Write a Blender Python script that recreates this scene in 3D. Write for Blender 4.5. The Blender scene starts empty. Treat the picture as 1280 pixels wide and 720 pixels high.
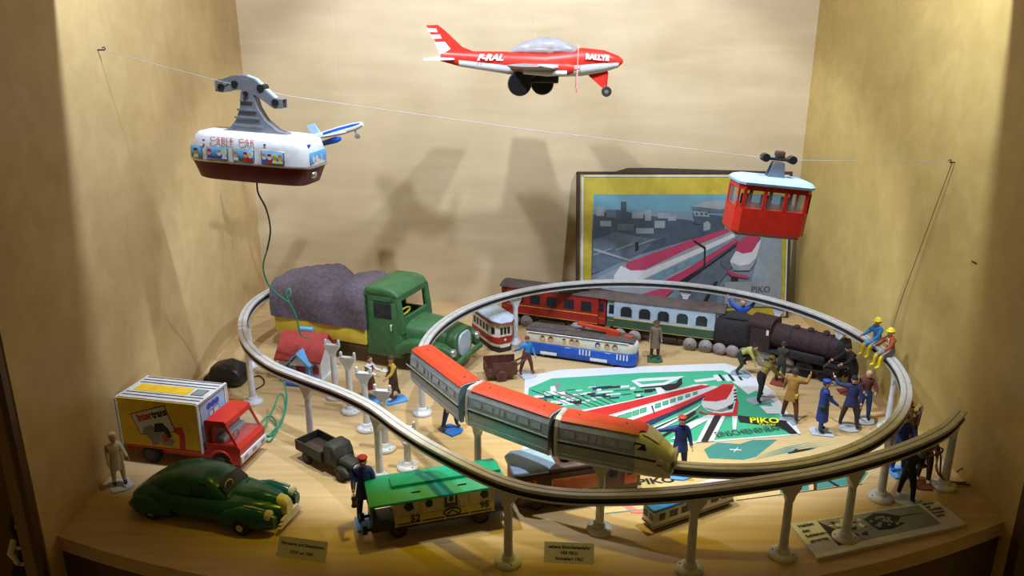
import bpy, bmesh, math, random
from mathutils import Vector, Matrix
random.seed(7)
C = bpy.context.scene.collection
S = 0.01                                   # shapes are written in centimetres
R = math.radians
sin, cos, pi = math.sin, math.cos, math.pi

# ------------------------------------------------------------------ camera model (cm)
CAMH, FPX, PITCH = 48.0, 1000.0, R(18)
def ray(u, v):
    x = (u-640)/FPX; y = -(v-360)/FPX
    return x, cos(PITCH)+y*sin(PITCH), -sin(PITCH)+y*cos(PITCH)
def at(u, v, z=0.0):
    a, b, c = ray(u, v); t = (z-CAMH)/c
    return Vector((a*t, b*t, z))
def aty(u, v, y):
    a, b, c = ray(u, v); t = y/b
    return Vector((a*t, y, CAMH+c*t))

# ------------------------------------------------------------------ materials
MATS = {}
def mat(name, col=None, rough=.45, metal=0.0, var=.12, scale=90, bump=0.0, alpha=1.0, spec=.5, trans=0.0, ior=1.45):
    if name in MATS: return MATS[name]
    m = bpy.data.materials.new(name); m.use_nodes = True
    nt = m.node_tree; b = nt.nodes['Principled BSDF']
    b.inputs['Roughness'].default_value = rough
    b.inputs['Metallic'].default_value = metal
    b.inputs['Specular IOR Level'].default_value = spec
    b.inputs['Alpha'].default_value = alpha
    b.inputs['Transmission Weight'].default_value = trans
    b.inputs['IOR'].default_value = ior
    tc = nt.nodes.new('ShaderNodeTexCoord')
    nz = nt.nodes.new('ShaderNodeTexNoise'); nz.inputs['Scale'].default_value = scale; nz.inputs['Detail'].default_value = 5
    nt.links.new(tc.outputs['Object'], nz.inputs['Vector'])
    rp = nt.nodes.new('ShaderNodeValToRGB')
    rp.color_ramp.elements[0].position = .3; rp.color_ramp.elements[1].position = .7
    lo = [max(0, c*(1-var)) for c in col[:3]]; hi = [min(1, c*(1+var)) for c in col[:3]]
    rp.color_ramp.elements[0].color = (*lo, 1); rp.color_ramp.elements[1].color = (*hi, 1)
    nt.links.new(nz.outputs['Fac'], rp.inputs['Fac']); nt.links.new(rp.outputs['Color'], b.inputs['Base Color'])
    if bump:
        bp = nt.nodes.new('ShaderNodeBump'); bp.inputs['Strength'].default_value = bump; bp.inputs['Distance'].default_value = .001
        nt.links.new(nz.outputs['Fac'], bp.inputs['Height']); nt.links.new(bp.outputs['Normal'], b.inputs['Normal'])
    MATS[name] = m
    return m

def wood(name, c_lo, c_hi, rough=.5, axis='X', stretch=14, scale=9.0, patch=.15):
    m = bpy.data.materials.new(name); m.use_nodes = True
    nt = m.node_tree; b = nt.nodes['Principled BSDF']; b.inputs['Roughness'].default_value = rough
    tc = nt.nodes.new('ShaderNodeTexCoord'); mp = nt.nodes.new('ShaderNodeMapping')
    sc = [stretch]*3; sc['XYZ'.index(axis)] = 1.0
    mp.inputs['Scale'].default_value = sc
    nt.links.new(tc.outputs['Object'], mp.inputs['Vector'])
    n1 = nt.nodes.new('ShaderNodeTexNoise'); n1.inputs['Scale'].default_value = scale; n1.inputs['Detail'].default_value = 8; n1.inputs['Distortion'].default_value = .6
    nt.links.new(mp.outputs['Vector'], n1.inputs['Vector'])
    n2 = nt.nodes.new('ShaderNodeTexNoise'); n2.inputs['Scale'].default_value = 7.0; n2.inputs['Detail'].default_value = 3
    nt.links.new(tc.outputs['Object'], n2.inputs['Vector'])
    rp = nt.nodes.new('ShaderNodeValToRGB'); rp.color_ramp.elements[0].position = .3; rp.color_ramp.elements[1].position = .72
    rp.color_ramp.elements[0].color = (*c_lo, 1); rp.color_ramp.elements[1].color = (*c_hi, 1)
    nt.links.new(n1.outputs['Fac'], rp.inputs['Fac'])
    r2 = nt.nodes.new('ShaderNodeValToRGB'); r2.color_ramp.elements[0].position = .35; r2.color_ramp.elements[1].position = .65
    v = 1-patch
    r2.color_ramp.elements[0].color = (v, v*.98, v*.93, 1); r2.color_ramp.elements[1].color = (1, 1, 1, 1)
    nt.links.new(n2.outputs['Fac'], r2.inputs['Fac'])
    mx = nt.nodes.new('ShaderNodeMix'); mx.data_type = 'RGBA'; mx.blend_type = 'MULTIPLY'; mx.inputs['Factor'].default_value = 1
    nt.links.new(rp.outputs['Color'], mx.inputs['A']); nt.links.new(r2.outputs['Color'], mx.inputs['B'])
    nt.links.new(mx.outputs['Result'], b.inputs['Base Color'])
    MATS[name] = m
    return m

def P(name, r, g, b, **k): mat(name, (r, g, b), **k)
P('white paint', .62, .64, .66, rough=.35)
P('cream plastic', .70, .66, .55, rough=.4)
P('off white paper', .74, .73, .68, rough=.8, var=.05)
P('card white', .62, .62, .60, rough=.8, var=.05)
P('black paint', .015, .015, .017, rough=.4)
P('ink black', .02, .02, .022, rough=.7)
P('dark glass', .02, .025, .03, rough=.15)
P('rubber black', .018, .017, .016, rough=.7)
P('steel', .55, .57, .6, rough=.3, metal=.85)
P('silver', .62, .65, .68, rough=.3, metal=.6)
P('silver grey body', .36, .44, .52, rough=.32, metal=.3)
P('pale nose metal', .66, .70, .58, rough=.32, metal=.05)
P('grey metal', .19, .215, .25, rough=.45, metal=.3)
P('dust and shade grey', .30, .29, .28, rough=.85, var=.2)
P('track silver', .62, .645, .67, rough=.32, metal=.35)
P('track groove', .03, .028, .025, rough=.5)
P('track beam', .34, .31, .27, rough=.5, metal=.2)
P('orange red roof', .50, .042, .011, rough=.5)
P('red paint', .50, .022, .012, rough=.38)
P('brick red roof', .36, .04, .035, rough=.55)
P('maroon', .13, .012, .014, rough=.35)
P('coach red', .30, .02, .014, rough=.4)
P('dark roof brown', .085, .065, .06, rough=.8, var=.25)
P('gold line', .55, .36, .07, rough=.4)
P('yellow paint', .76, .50, .02, rough=.45)
P('bed yellow', .62, .48, .05, rough=.5)
P('wagon yellow', .50, .42, .10, rough=.5)
P('wagon cream', .56, .52, .34, rough=.5)
P('helmet yellow', .85, .70, .02, rough=.35)
P('sky blue paint', .12, .42, .78, rough=.4)
P('pale blue', .34, .52, .74, rough=.4)
P('pale blue grey', .42, .50, .60, rough=.5)
P('royal blue', .012, .09, .48, rough=.35)
P('bright blue roof', .015, .22, .75, rough=.4)
P('coach blue', .36, .46, .58, rough=.4)
P('coach green', .035, .085, .045, rough=.45)
P('truck green', .045, .14, .05, rough=.5, var=.2)
P('car green', .006, .095, .06, rough=.22, var=.2)
P('wagon roof green', .01, .34, .19, rough=.4)
P('olive dark', .036, .036, .028, rough=.6, var=.25)
P('tarp purple', .115, .092, .115, rough=.95, var=.25, bump=.6, scale=160)
P('loco black', .016, .013, .015, rough=.8, var=.5, bump=.8, scale=260)
P('loco rust', .034, .014, .016, rough=.8, var=.4, bump=.8, scale=260)
P('wheel grey', .26, .24, .23, rough=.7, var=.2)
P('coal', .02, .02, .022, rough=.9, var=.4)
P('tin orange', .55, .13, .03, rough=.4)
P('tin brown', .10, .05, .035, rough=.55, var=.3)
P('dark brown wood', .10, .035, .022, rough=.6, var=.3)
P('pale yellow', .72, .70, .30, rough=.4)
P('skin', .62, .36, .24, rough=.6)
P('hair brown', .06, .03, .018, rough=.8)
P('hair dark', .015, .012, .01, rough=.8)
P('coat blue', .015, .04, .22, rough=.6)
P('shirt blue', .03, .22, .58, rough=.6)
P('bright shirt blue', .02, .10, .62, rough=.6)
P('denim', .02, .055, .17, rough=.7)
P('navy', .015, .02, .05, rough=.7)
P('jacket dark blue', .022, .028, .10, rough=.7)
P('black cloth', .014, .013, .013, rough=.85)
P('dark green cloth', .03, .035, .02, rough=.85)
P('brown coat', .17, .12, .08, rough=.8)
P('brown trousers', .13, .04, .025, rough=.8)
P('dark brown cloth', .06, .035, .022, rough=.8)
P('ochre cloth', .33, .17, .03, rough=.8)
P('olive shirt', .30, .24, .06, rough=.8)
P('lime shirt', .38, .38, .10, rough=.8)
P('maroon shirt', .10, .022, .02, rough=.8)
P('mustard shirt', .45, .30, .04, rough=.8)
P('cream cloth', .62, .56, .38, rough=.8)
P('white cloth', .70, .70, .70, rough=.8)
P('grey cloth', .25, .25, .26, rough=.8)
P('boot yellow', .78, .62, .01, rough=.4)
P('orange jacket', .36, .08, .02, rough=.7)
P('helmet blue', .02, .12, .55, rough=.4)
P('cap red', .48, .025, .015, rough=.5)
P('cap blue', .01, .06, .45, rough=.5)
P('stand blue', .10, .32, .72, rough=.5)
P('stand grey blue', .30, .38, .46, rough=.6)
P('stand royal', .02, .14, .52, rough=.5)
P('stand green', .03, .12, .06, rough=.6)
P('stand brown', .22, .05, .03, rough=.6)
P('stand pale', .48, .52, .56, rough=.6)
P('poster green', .05, .42, .24, rough=.6, var=.04)
P('poster red', .60, .02, .025, rough=.6, var=.04)
P('poster white', .66, .70, .74, rough=.6, var=.03)
P('poster dark blue', .012, .03, .09, rough=.6)
P('poster beige', .58, .44, .21, rough=.7, var=.05)
P('poster teal', .05, .24, .22, rough=.6, var=.05)
P('poster yellow', .78, .80, .02, rough=.6)
P('poster pink', .66, .20, .18, rough=.6)
P('lid sky', .10, .25, .32, rough=.6, var=.1, scale=20)  # box picture print colours, dimmed for the shade that falls on the box
P('lid haze', .13, .19, .25, rough=.6, var=.15, scale=30)
P('lid city dark', .04, .06, .09, rough=.6, var=.2)
P('lid city mid', .075, .105, .14, rough=.6, var=.2)
P('lid city pale', .20, .25, .29, rough=.6, var=.1)
P('lid grey', .22, .25, .27, rough=.6, var=.1)
P('lid pink', .36, .03, .09, rough=.6, var=.06)
P('lid yellow', .40, .31, .02, rough=.6, var=.1)
P('cardboard dark', .05, .03, .02, rough=.9)
P('wire green', .02, .30, .18, rough=.4)
P('wire dark', .02, .016, .014, rough=.5)
P('wire brown', .12, .07, .04, rough=.5)
P('cord grey', .20, .16, .11, rough=.7)
P('thread white', .42, .43, .45, rough=.4)
P('thread clear', .55, .55, .55, rough=.4, alpha=.18)
P('clear plastic', .35, .38, .40, rough=.1, alpha=.16, spec=.5)
P('canopy plastic', .30, .32, .36, rough=.15, alpha=.6, spec=.5)
P('amber glass', .30, .10, .03, rough=.15)
wood('shelf wood', (.51, .35, .165), (.63, .46, .235), axis='X', stretch=16, scale=7, patch=.1)
wood('panel wood', (.58, .425, .195), (.67, .51, .255), axis='X', stretch=6, scale=6, patch=.16)
wood('panel wood back', (.56, .445, .27), (.65, .53, .335), axis='X', stretch=6, scale=6, patch=.14)
wood('panel wood warm', (.565, .41, .13), (.655, .495, .18), axis='X', stretch=6, scale=6, patch=.2)
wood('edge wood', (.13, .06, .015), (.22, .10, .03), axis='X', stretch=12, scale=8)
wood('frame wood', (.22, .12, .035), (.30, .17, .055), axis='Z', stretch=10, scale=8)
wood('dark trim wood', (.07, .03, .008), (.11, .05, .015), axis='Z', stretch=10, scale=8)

# ------------------------------------------------------------------ mesh builder (cm)
DEF = [Matrix.Identity(4)]
class MB:
    def __init__(s, m='white paint'):
        s.v = []; s.f = []; s.mi = []; s.sm = []; s.mats = []; s.T = DEF[0].copy(); s.m(m)
    def m(s, name):
        if name not in s.mats: s.mats.append(name)
        s.cur = s.mats.index(name); return s
    def t(s, loc=(0, 0, 0), rz=0, ry=0, rx=0):
        s.T = Matrix.Translation(loc) @ Matrix.Rotation(R(rz), 4, 'Z') @ Matrix.Rotation(R(ry), 4, 'Y') @ Matrix.Rotation(R(rx), 4, 'X'); return s
    def add(s, vs, fs, smooth=False):
        o = len(s.v); s.v += [s.T @ Vector(p) for p in vs]
        for f in fs:
            s.f.append([i+o for i in f]); s.mi.append(s.cur); s.sm.append(smooth)
        return s
    def box(s, c, d, bev=0, seg=2, smooth=False):
        if not bev:
            x, y, z = [k/2 for k in d]
            vs = [(c[0]+a*x, c[1]+b*y, c[2]+e*z) for a in (-1, 1) for b in (-1, 1) for e in (-1, 1)]
            return s.add(vs, [(0, 1, 3, 2), (4, 6, 7, 5), (0, 4, 5, 1), (2, 3, 7, 6), (0, 2, 6, 4), (1, 5, 7, 3)])
        t = bmesh.new(); bmesh.ops.create_cube(t, size=1)
        for v in t.verts: v.co = Vector((v.co.x*d[0]+c[0], v.co.y*d[1]+c[1], v.co.z*d[2]+c[2]))
        bmesh.ops.bevel(t, geom=t.edges[:], offset=bev, segments=seg, affect='EDGES', profile=.5)
        t.verts.index_update()
        s.add([v.co.copy() for v in t.verts], [[v.index for v in f.verts] for f in t.faces], True); t.free(); return s
    def loft(s, rings, cap=True, smooth=True, closed=True):
        n = len(rings[0]); vs = [p for r in rings for p in r]; fs = []
        for i in range(len(rings)-1):
            for j in range(n if closed else n-1):
                k = (j+1) % n
                fs.append((i*n+j, i*n+k, (i+1)*n+k, (i+1)*n+j))
        s.add(vs, fs, smooth)
        if cap:
            s.add(rings[0], [list(range(n))[::-1]]); s.add(rings[-1], [list(range(n))])
        return s
    def hull(s, st, n=24, cap=True, smooth=True):
        # stations along x: (x, halfwidth, z bottom, z top, exponent[, y centre])
        rings = []
        for q in st:
            x, w, zb, zt, e = q[:5]; yc = q[5] if len(q) > 5 else 0
            r = []
            for k in range(n):
                a = 2*pi*k/n; ca, sa = cos(a), sin(a)
                r.append((x, yc+w*math.copysign(abs(ca)**(2/e), ca), (zb+zt)/2+(zt-zb)/2*math.copysign(abs(sa)**(2/e), sa)))
            rings.append(r)
        return s.loft(rings, cap, smooth)
    def cyl(s, p0, p1, r0, r1=None, n=16, cap=True):
        r1 = r0 if r1 is None else r1
        return s.tubes([p0, p1], [r0, r1], n, cap)
    def tubes(s, path, rad, n=8, cap=True):
        path = [Vector(p) for p in path]
        rad = rad if isinstance(rad, (list, tuple)) else [rad]*len(path)
        rings = []; prev = None
        for i, p in enumerate(path):
            d = (path[min(i+1, len(path)-1)]-path[max(i-1, 0)])
            d = d.normalized() if d.length > 1e-9 else Vector((0, 0, 1))
            if prev is None:
                u = d.orthogonal().normalized()
            else:
                u = prev-d*prev.dot(d); u = u.normalized() if u.length > 1e-6 else d.orthogonal().normalized()
            prev = u; w = d.cross(u)
            rings.append([p+u*(rad[i]*cos(2*pi*k/n))+w*(rad[i]*sin(2*pi*k/n)) for k in range(n)])
        return s.loft(rings, cap, True)
    def sweep(s, path, prof, closed=False, groups=None):
        # prof: (side, up) list; path is horizontal-ish; groups: material per profile edge
        path = [Vector(p) for p in path]; n = len(path); m = len(prof); vs = []
        for i, p in enumerate(path):
            a = path[(i-1) % n] if closed or i > 0 else p; b = path[(i+1) % n] if closed or i < n-1 else p
            d = (b-a); d.z = 0; d.normalize(); sd = Vector((d.y, -d.x, 0))
            vs += [p+sd*q[0]+Vector((0, 0, q[1])) for q in prof]
        for j in range(m):
            k = (j+1) % m; fs = []
            for i in range(n if closed else n-1):
                i2 = (i+1) % n
                fs.append((i*m+j, i*m+k, i2*m+k, i2*m+j))
            if groups: s.m(groups[j])
            s.add(vs, fs, False)
        if not closed:
            s.add(vs[:m], [list(range(m))[::-1]]); s.add(vs[-m:], [list(range(m))])
        return s
    def lathe(s, prof, c=(0, 0, 0), n=24, axis='z'):
        rings = []
        for r, h in prof:
            ring = []
            for k in range(n):
                a = 2*pi*k/n; x, y = r*cos(a), r*sin(a)
                ring.append({'z': (c[0]+x, c[1]+y, c[2]+h), 'y': (c[0]+x, c[1]+h, c[2]+y), 'x': (c[0]+h, c[1]+x, c[2]+y)}[axis])
            rings.append(ring)
        return s.loft(rings, True, True)
    def ell(s, c, r, n=14, m=9):
        rings = []
        for i in range(1, m):
            a = pi*i/m-pi/2
            rings.append([(c[0]+r[0]*cos(a)*cos(2*pi*k/n), c[1]+r[1]*cos(a)*sin(2*pi*k/n), c[2]+r[2]*sin(a)) for k in range(n)])
        return s.loft(rings, True, True)
    def prism(s, poly, lo, hi, ax='y'):
        # poly in (x,z) extruded along y, or (x,y) along z, or (y,z) along x
        f = {'y': lambda a, b, c: (a, c, b), 'z': lambda a, b, c: (a, b, c), 'x': lambda a, b, c: (c, a, b)}[ax]
        n = len(poly)
        vs = [f(a, b, lo) for a, b in poly]+[f(a, b, hi) for a, b in poly]
        fs = [list(range(n))[::-1], list(range(n, 2*n))]+[(i, (i+1) % n, n+(i+1) % n, n+i) for i in range(n)]
        return s.add(vs, fs)
    def quad(s, *p): return s.add(p, [list(range(len(p)))])
    def text(s, txt, org, right, up, size, align='CENTER', bold=0.0, sx=1.0, shear=0.0, lift=.02):
        cu = bpy.data.curves.new('lettering', 'FONT'); cu.body = txt; cu.size = size; cu.align_x = align; cu.align_y = 'CENTER'
        cu.offset = bold; cu.resolution_u = 2; cu.shear = shear
        o = bpy.data.objects.new('lettering', cu); C.objects.link(o)
        dg = bpy.context.evaluated_depsgraph_get(); dg.update()
        me = bpy.data.meshes.new_from_object(o.evaluated_get(dg))
        bpy.data.objects.remove(o); bpy.data.curves.remove(cu)
        r = Vector(right).normalized(); q = Vector(up); q = (q-r*q.dot(r)).normalized(); nn = r.cross(q)
        org = Vector(org)
        s.add([org+r*(v.co.x*sx)+q*v.co.y+nn*lift for v in me.vertices], [list(p.vertices) for p in me.polygons])
        bpy.data.meshes.remove(me); return s
    def build(s, name, parent=None, label=None, recalc=True):
        me = bpy.data.meshes.new(name)
        me.from_pydata([tuple(p*S) for p in s.v], [], s.f)
        for k in s.mats: me.materials.append(MATS[k])
        me.polygons.foreach_set('material_index', s.mi); me.polygons.foreach_set('use_smooth', s.sm)
        if recalc:
            b = bmesh.new(); b.from_mesh(me); bmesh.ops.recalc_face_normals(b, faces=b.faces); b.to_mesh(me); b.free()
        me.update()
        o = bpy.data.objects.new(name, me); C.objects.link(o)
        if parent: o.parent = parent
        if label: o['label'] = label
        return o

def _split(s, name, parent, key):
    # the same piece on the left and on the right side becomes a part of its own
    out = {}
    for f, mi, sm in zip(s.f, s.mi, s.sm):
        c = sum((s.v[i] for i in f), Vector())/len(f); out.setdefault(key(c), []).append((f, mi, sm))
    res = []
    for k in sorted(out):
        q = MB(s.mats[0]); q.mats = s.mats
        idx = {}
        for f, mi, sm in out[k]:
            for i in f:
                if i not in idx: idx[i] = len(q.v); q.v.append(s.v[i])
            q.f.append([idx[i] for i in f]); q.mi.append(mi); q.sm.append(sm)
        res.append(q.build(name, parent))
    return res
MB.split = lambda s, name, parent, key=lambda c: c.y > 0: _split(s, name, parent, key)
def thing(name, label, cat, loc=(0, 0, 0), rz=0, group=None, ry=0, rx=0):
    o = bpy.data.objects.new(name, None); C.objects.link(o); o.empty_display_size = .01
    o.location = Vector(loc)*S
    o.rotation_mode = 'XYZ'; o.rotation_euler = (R(rx), R(ry), R(rz))
    o['label'] = label; o['category'] = cat
    if group: o['group'] = group
    return o
def tag(o, label, cat, group=None):
    o['label'] = label; o['category'] = cat
    if group: o['group'] = group
    return o
def struct(o): o['kind'] = 'structure'; return o
def copy_tree(o, parent=None):
    c = o.copy(); C.objects.link(c)
    if parent: c.parent = parent
    for ch in list(o.children): copy_tree(ch, c)
    return c
def spline(pts, k=10, closed=False):
    pts = [Vector(p) for p in pts]; n = len(pts); out = []
    for i in range(n if closed else n-1):
        g = lambda j: pts[j % n] if closed else pts[max(0, min(n-1, j))]
        p0, p1, p2, p3 = g(i-1), g(i), g(i+1), g(i+2)
        for q in range(k):
            t = q/k
            out.append(.5*((2*p1)+(p2-p0)*t+(2*p0-5*p1+4*p2-p3)*t*t+(3*p1-p0-3*p2+p3)*t**3))
    if not closed: out.append(pts[-1])
    return out
def wheel(b, c, r, w, tyre='rubber black', hub='steel', hr=.55, n=20):
    b.m(tyre).lathe([(r*.85, -w/2), (r, -w*.3), (r, w*.3), (r*.85, w/2)], c, n, 'y')
    b.m(hub).lathe([(r*hr, -w/2-.06), (r*hr, w/2+.06)], c, n, 'y')
    return b

P('lid white', .48, .51, .53, rough=.6, var=.06)
P('car window grey', .46, .52, .58, rough=.2)
# ================================================================== THE SETTING
XL, XR, YB, ZC = -45.2, 50.4, 139.0, 84.0
def edge(x): return 58+.0049*x*x
xs = [XL+(XR-XL)*i/40 for i in range(41)]
b = MB('shelf wood')
poly = [(x, edge(x)) for x in xs]+[(XR, YB), (XL, YB)]
b.prism(poly, -1.6, 0, 'z'); struct(b.build('floor'))
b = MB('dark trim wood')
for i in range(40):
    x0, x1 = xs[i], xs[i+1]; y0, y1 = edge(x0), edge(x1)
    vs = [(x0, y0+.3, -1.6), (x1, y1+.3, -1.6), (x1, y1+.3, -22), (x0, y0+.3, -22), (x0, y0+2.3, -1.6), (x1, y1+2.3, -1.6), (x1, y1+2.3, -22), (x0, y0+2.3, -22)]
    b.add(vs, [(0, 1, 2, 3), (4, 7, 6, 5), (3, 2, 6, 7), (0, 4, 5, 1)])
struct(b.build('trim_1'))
b = MB('panel wood back'); b.box(((XL+XR)/2, YB+.6, 34), (XR-XL+2.4, 1.2, 112)); struct(b.build('wall_back'))
b = MB('panel wood'); b.box((XL-.5, (66+YB)/2, 34), (1.0, YB-66, 112)); struct(b.build('wall_left'))
b = MB('panel wood warm'); b.box((XR+.5, (69+YB)/2, 34), (1.0, YB-69, 112)); struct(b.build('wall_right'))
b = MB('panel wood'); b.box(((XL+XR)/2, 102, ZC+.6), (XR-XL+2, 76, 1.2)); struct(b.build('ceiling'))
b = MB('dark trim wood'); b.box((XL-.3, 65.3, 34), (.6, .8, 112)); struct(b.build('trim_2'))
b = MB('frame wood'); b.box((XL-1.25, 65.9, 34), (1.3, 1.4, 112)); struct(b.build('trim_3'))
b = MB('dark trim wood'); b.box((XR+.9, 68.3, 34), (1.8, 1.4, 112)); struct(b.build('shadow_strip'))  # dark strip stands in for the shadow line beside the right wall
b = MB('frame wood'); b.box((XR+6, 68.3, 34), (8.4, 1.4, 112)); struct(b.build('trim_5'))
# unseen curved valance board, shaped to cut the lamp light off the shelf front
b = MB('panel wood')
def valance(x): return 74.3+.0051*(x-1)**2
for i in range(40):
    x0, x1 = xs[i], xs[i+1]; y0, y1 = valance(x0), valance(x1)
    vs = [(x0, y0, 58), (x1, y1, 58), (x1, y1, ZC), (x0, y0, ZC), (x0, y0-1, 58), (x1, y1-1, 58), (x1, y1-1, ZC), (x0, y0-1, ZC)]
    b.add(vs, [(0, 1, 2, 3), (4, 7, 6, 5), (0, 4, 5, 1), (3, 2, 6, 7)])
struct(b.build('light_cutoff'))
# neighbouring showcase at the left
b = MB('dark trim wood'); b.box((-63.6, 90, -9.6), (32, 50, 1.2)); struct(b.build('floor_neighbour'))
b = MB('dark trim wood'); b.box((-63.6, 113, 20), (32, 1, 60)); struct(b.build('wall_neighbour'))

# ================================================================== MONORAIL TRACKS
CX, CY, RL, ZT = 18.0, 95.0, 29.7, 8.9
RK = [(-180, 29.7), (-165, 29.5), (-145, 28.1), (-125, 27.3), (-110, 27.6), (-95, 28.5), (-75, 29.6), (180, 29.7)]   # the ring is flatter at its near left
def rl(a):
    a = (a+180) % 360-180
    for (a0, r0), (a1, r1) in zip(RK, RK[1:]):
        if a0 <= a <= a1:
            t = (a-a0)/(a1-a0); t = t*t*(3-2*t) if a1-a0 > 14 and a0 in (-180, -75) else t
            return r0+(r1-r0)*t
def circ(a, r=None, z=0, dr=0):
    r = (rl(a) if r is None else r)+dr; return Vector((CX+r*cos(R(a)), CY+r*sin(R(a)), z))
HW = .6
TOP = [(-HW, -.30), (-HW, -.04), (-HW+.06, 0), (-.07, 0), (-.04, -.03), (.04, -.03), (.07, 0), (HW-.06, 0), (HW, -.04), (HW, -.30)]
TGR = ['track silver', 'track silver', 'track silver', 'track beam', 'track beam', 'track beam', 'track silver', 'track silver', 'track silver', 'track groove']
def track(name, path, closed, label):
    r = thing(name, label, 'toy track')
    # local split: running strip (top edges) and supporting beam below
    b = MB('track silver'); b.sweep(path, TOP, closed, TGR); b.build('running_strip', r)
    bm_ = [(HW-.14, -.3), (HW-.2, -.42), (HW-.2, -.76), (HW-.02, -.82), (HW-.02, -1.05), (-HW+.02, -1.05), (-HW+.02, -.82), (-HW+.2, -.76), (-HW+.2, -.42), (-HW+.14, -.3)]
    b = MB('track groove'); b.sweep(path, bm_, closed, ['track groove', 'track groove', 'track groove', 'track silver', 'track beam', 'track silver', 'track groove', 'track groove', 'track groove', 'track groove']); b.build('beam', r)
    n = len(path)
    return r
loop = [sum((circ(a+k, None, ZT) for k in (-8, -4, 0, 4, 8)), Vector())/5 for a in range(0, 360, 3)]
lt = track('monorail_track', loop, True, 'closed ring of silver topped monorail track carrying the red roofed monorail train')
outer_pts = [(48.3, 77.8), (44.8, 74.2), (40.5, 71.2), (35.0, 68.3), (27.5, 65.3), (16.5, 62.6), (9, 61.8), (3.5, 62.2), (-1.2, 64.3), (-7.2, 69.6), (-11.4, 74.2), (-15.4, 79.2),
             (-19.6, 83), (-24.3, 86.4), (-29.6, 90.6), (-34.2, 96.6), (-37.3, 103.5), (-38.9, 111), (-38.6, 117.5), (-36.2, 124), (-32.8, 128.3)]
opath = spline([(x, y, ZT) for x, y in outer_pts], 6)
ot = track('monorail_track', opath, False, 'open S shaped monorail track curving across the front and round behind the green truck')
b = MB('track groove')
for a in (-58, -20, 38, 100):
    for s_ in (-.5, .5):
        p = circ(a, None, ZT+.03, s_*.8); b.cyl(p, p+Vector((0, 0, .03)), .06, n=8)
b.build('rail_pins', lt)

# ------------------------------------------------------------------ posts
def tangent_outer(p):
    k = min(range(len(opath)), key=lambda i: (opath[i].xy-Vector(p[:2])).length)
    d = opath[min(k+1, len(opath)-1)]-opath[max(k-1, 0)]
    return math.degrees(math.atan2(d.y, d.x)), opath[k]
def post(label, x, y, rz, group, h=7.82, pegs=False, ring=False):
    r = thing('support_post', label, 'support post', (x, y, 0), rz, group)
    b = MB('white paint'); b.lathe([(1.25, 0), (1.3, .12), (1.25, .42), (.8, .5), (.62, .58), (.6, .95), (.5, 1.0)], n=24); bs = b.build('base', r)
    b = MB('black paint')
    for a in (50, 230): b.cyl((.95*cos(R(a)), .95*sin(R(a)), .44), (.95*cos(R(a)), .95*sin(R(a)), .5), .09, n=8)
    b.build('screw_hole', bs)
    b = MB('white paint'); b.tubes([(0, 0, .95), (0, 0, h-1.5)], [.44, .38], 14)
    if ring: b.lathe([(.5, 0), (.55, .1), (.55, .3), (.5, .4)], (0, 0, h-2.2), 16)
    b.build('pole', r)
    b = MB('white paint')
    b.prism([(-.3, h-1.7), (.3, h-1.7), (.5, h-1.1), (.98, h-.45), (1.05, h), (-1.05, h), (-.98, h-.45), (-.5, h-1.1)], -.32, .32, 'x')
    for s_ in (-1, 1) if pegs else ():
        b.box((0, s_*.9, h+.22), (.46, .3, .48), .06)
        b.ell((0, s_*.9, h+.55), (.24, .2, .17), 10, 6)
    b.cyl((.33, 0, h-.35), (.37, 0, h-.35), .13, n=10)
    b.build('fork_head', r)
    return r
LG = 'posts holding the round track'; OG = 'posts holding the front track'
for a, lb in [(98.7, 'white post holding the round track just left of the leaning picture box'), (70, 'white post in front of the picture box, behind the blue coach roof'),
              (40.7, 'white post under the round track behind the waving blue figurine'), (19, 'white post under the round track beyond the black locomotive front'),
              (-9, 'white post under the round track at its far right beside the maroon shirt figurine'), (126, 'white post standing between the small red and cream tram and the red coach'),
              (181, 'white post under the tail of the monorail train'), (-141, 'white post under the middle car of the monorail train, behind the green wagon roof'),
              (-109.5, 'white post in front of the orange locomotive, under the monorail nose car'), (-43.5, 'white post beside the blue capped figurine at the right')]:
    p = circ(a); post(lb, p.x, p.y, a, LG)
for x, y, lb in [(-34.6, 97.2, 'white post in front of the toy house, left one of the front track'), (-38.5, 109.5, 'white post under the track left of the toy house and truck tarpaulin'),
                 (-24.2, 86.3, 'white post under the front track rising beside the small dark flatbed truck'), (-14.9, 78.6, 'white post under the front track behind the green wagon roof'),
                 (-.2, 63.8, 'white post at the front beside the coupling of the green roofed wagon'), (16.6, 62.6, 'white post closest to the viewer, in front of the white tram'),
                 (25.6, 64.7, 'white post between the white tram and the printed photo card'), (33.2, 67.5, 'white post standing on the printed photo card'),
                 (47.6, 77.1, 'white end post of the front track beside the loose wires')]:
    rz, q = tangent_outer((x, y)); post(lb, q.x, q.y, rz-90, OG)
for (u, v), lb, h in [((420, 497), 'loose white forked post beside the toy house, farthest of the spare row', 7.82), ((439, 515), 'loose white forked post second from the toy house in the spare row', 7.82),
                   ((459, 537), 'loose white forked post in the middle of the spare row by the walking figurines', 7.82), ((482, 562), 'loose white forked post in front of the figurine in the brown coat', 7.82),
                   ((510, 585), 'short white post with a ring behind the front track, above the green wagon roof', 5.3)]:
    p = at(u, v); post(lb, p.x, p.y, 80, 'spare posts standing without track', h, True, ring=h < 6)

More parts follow.
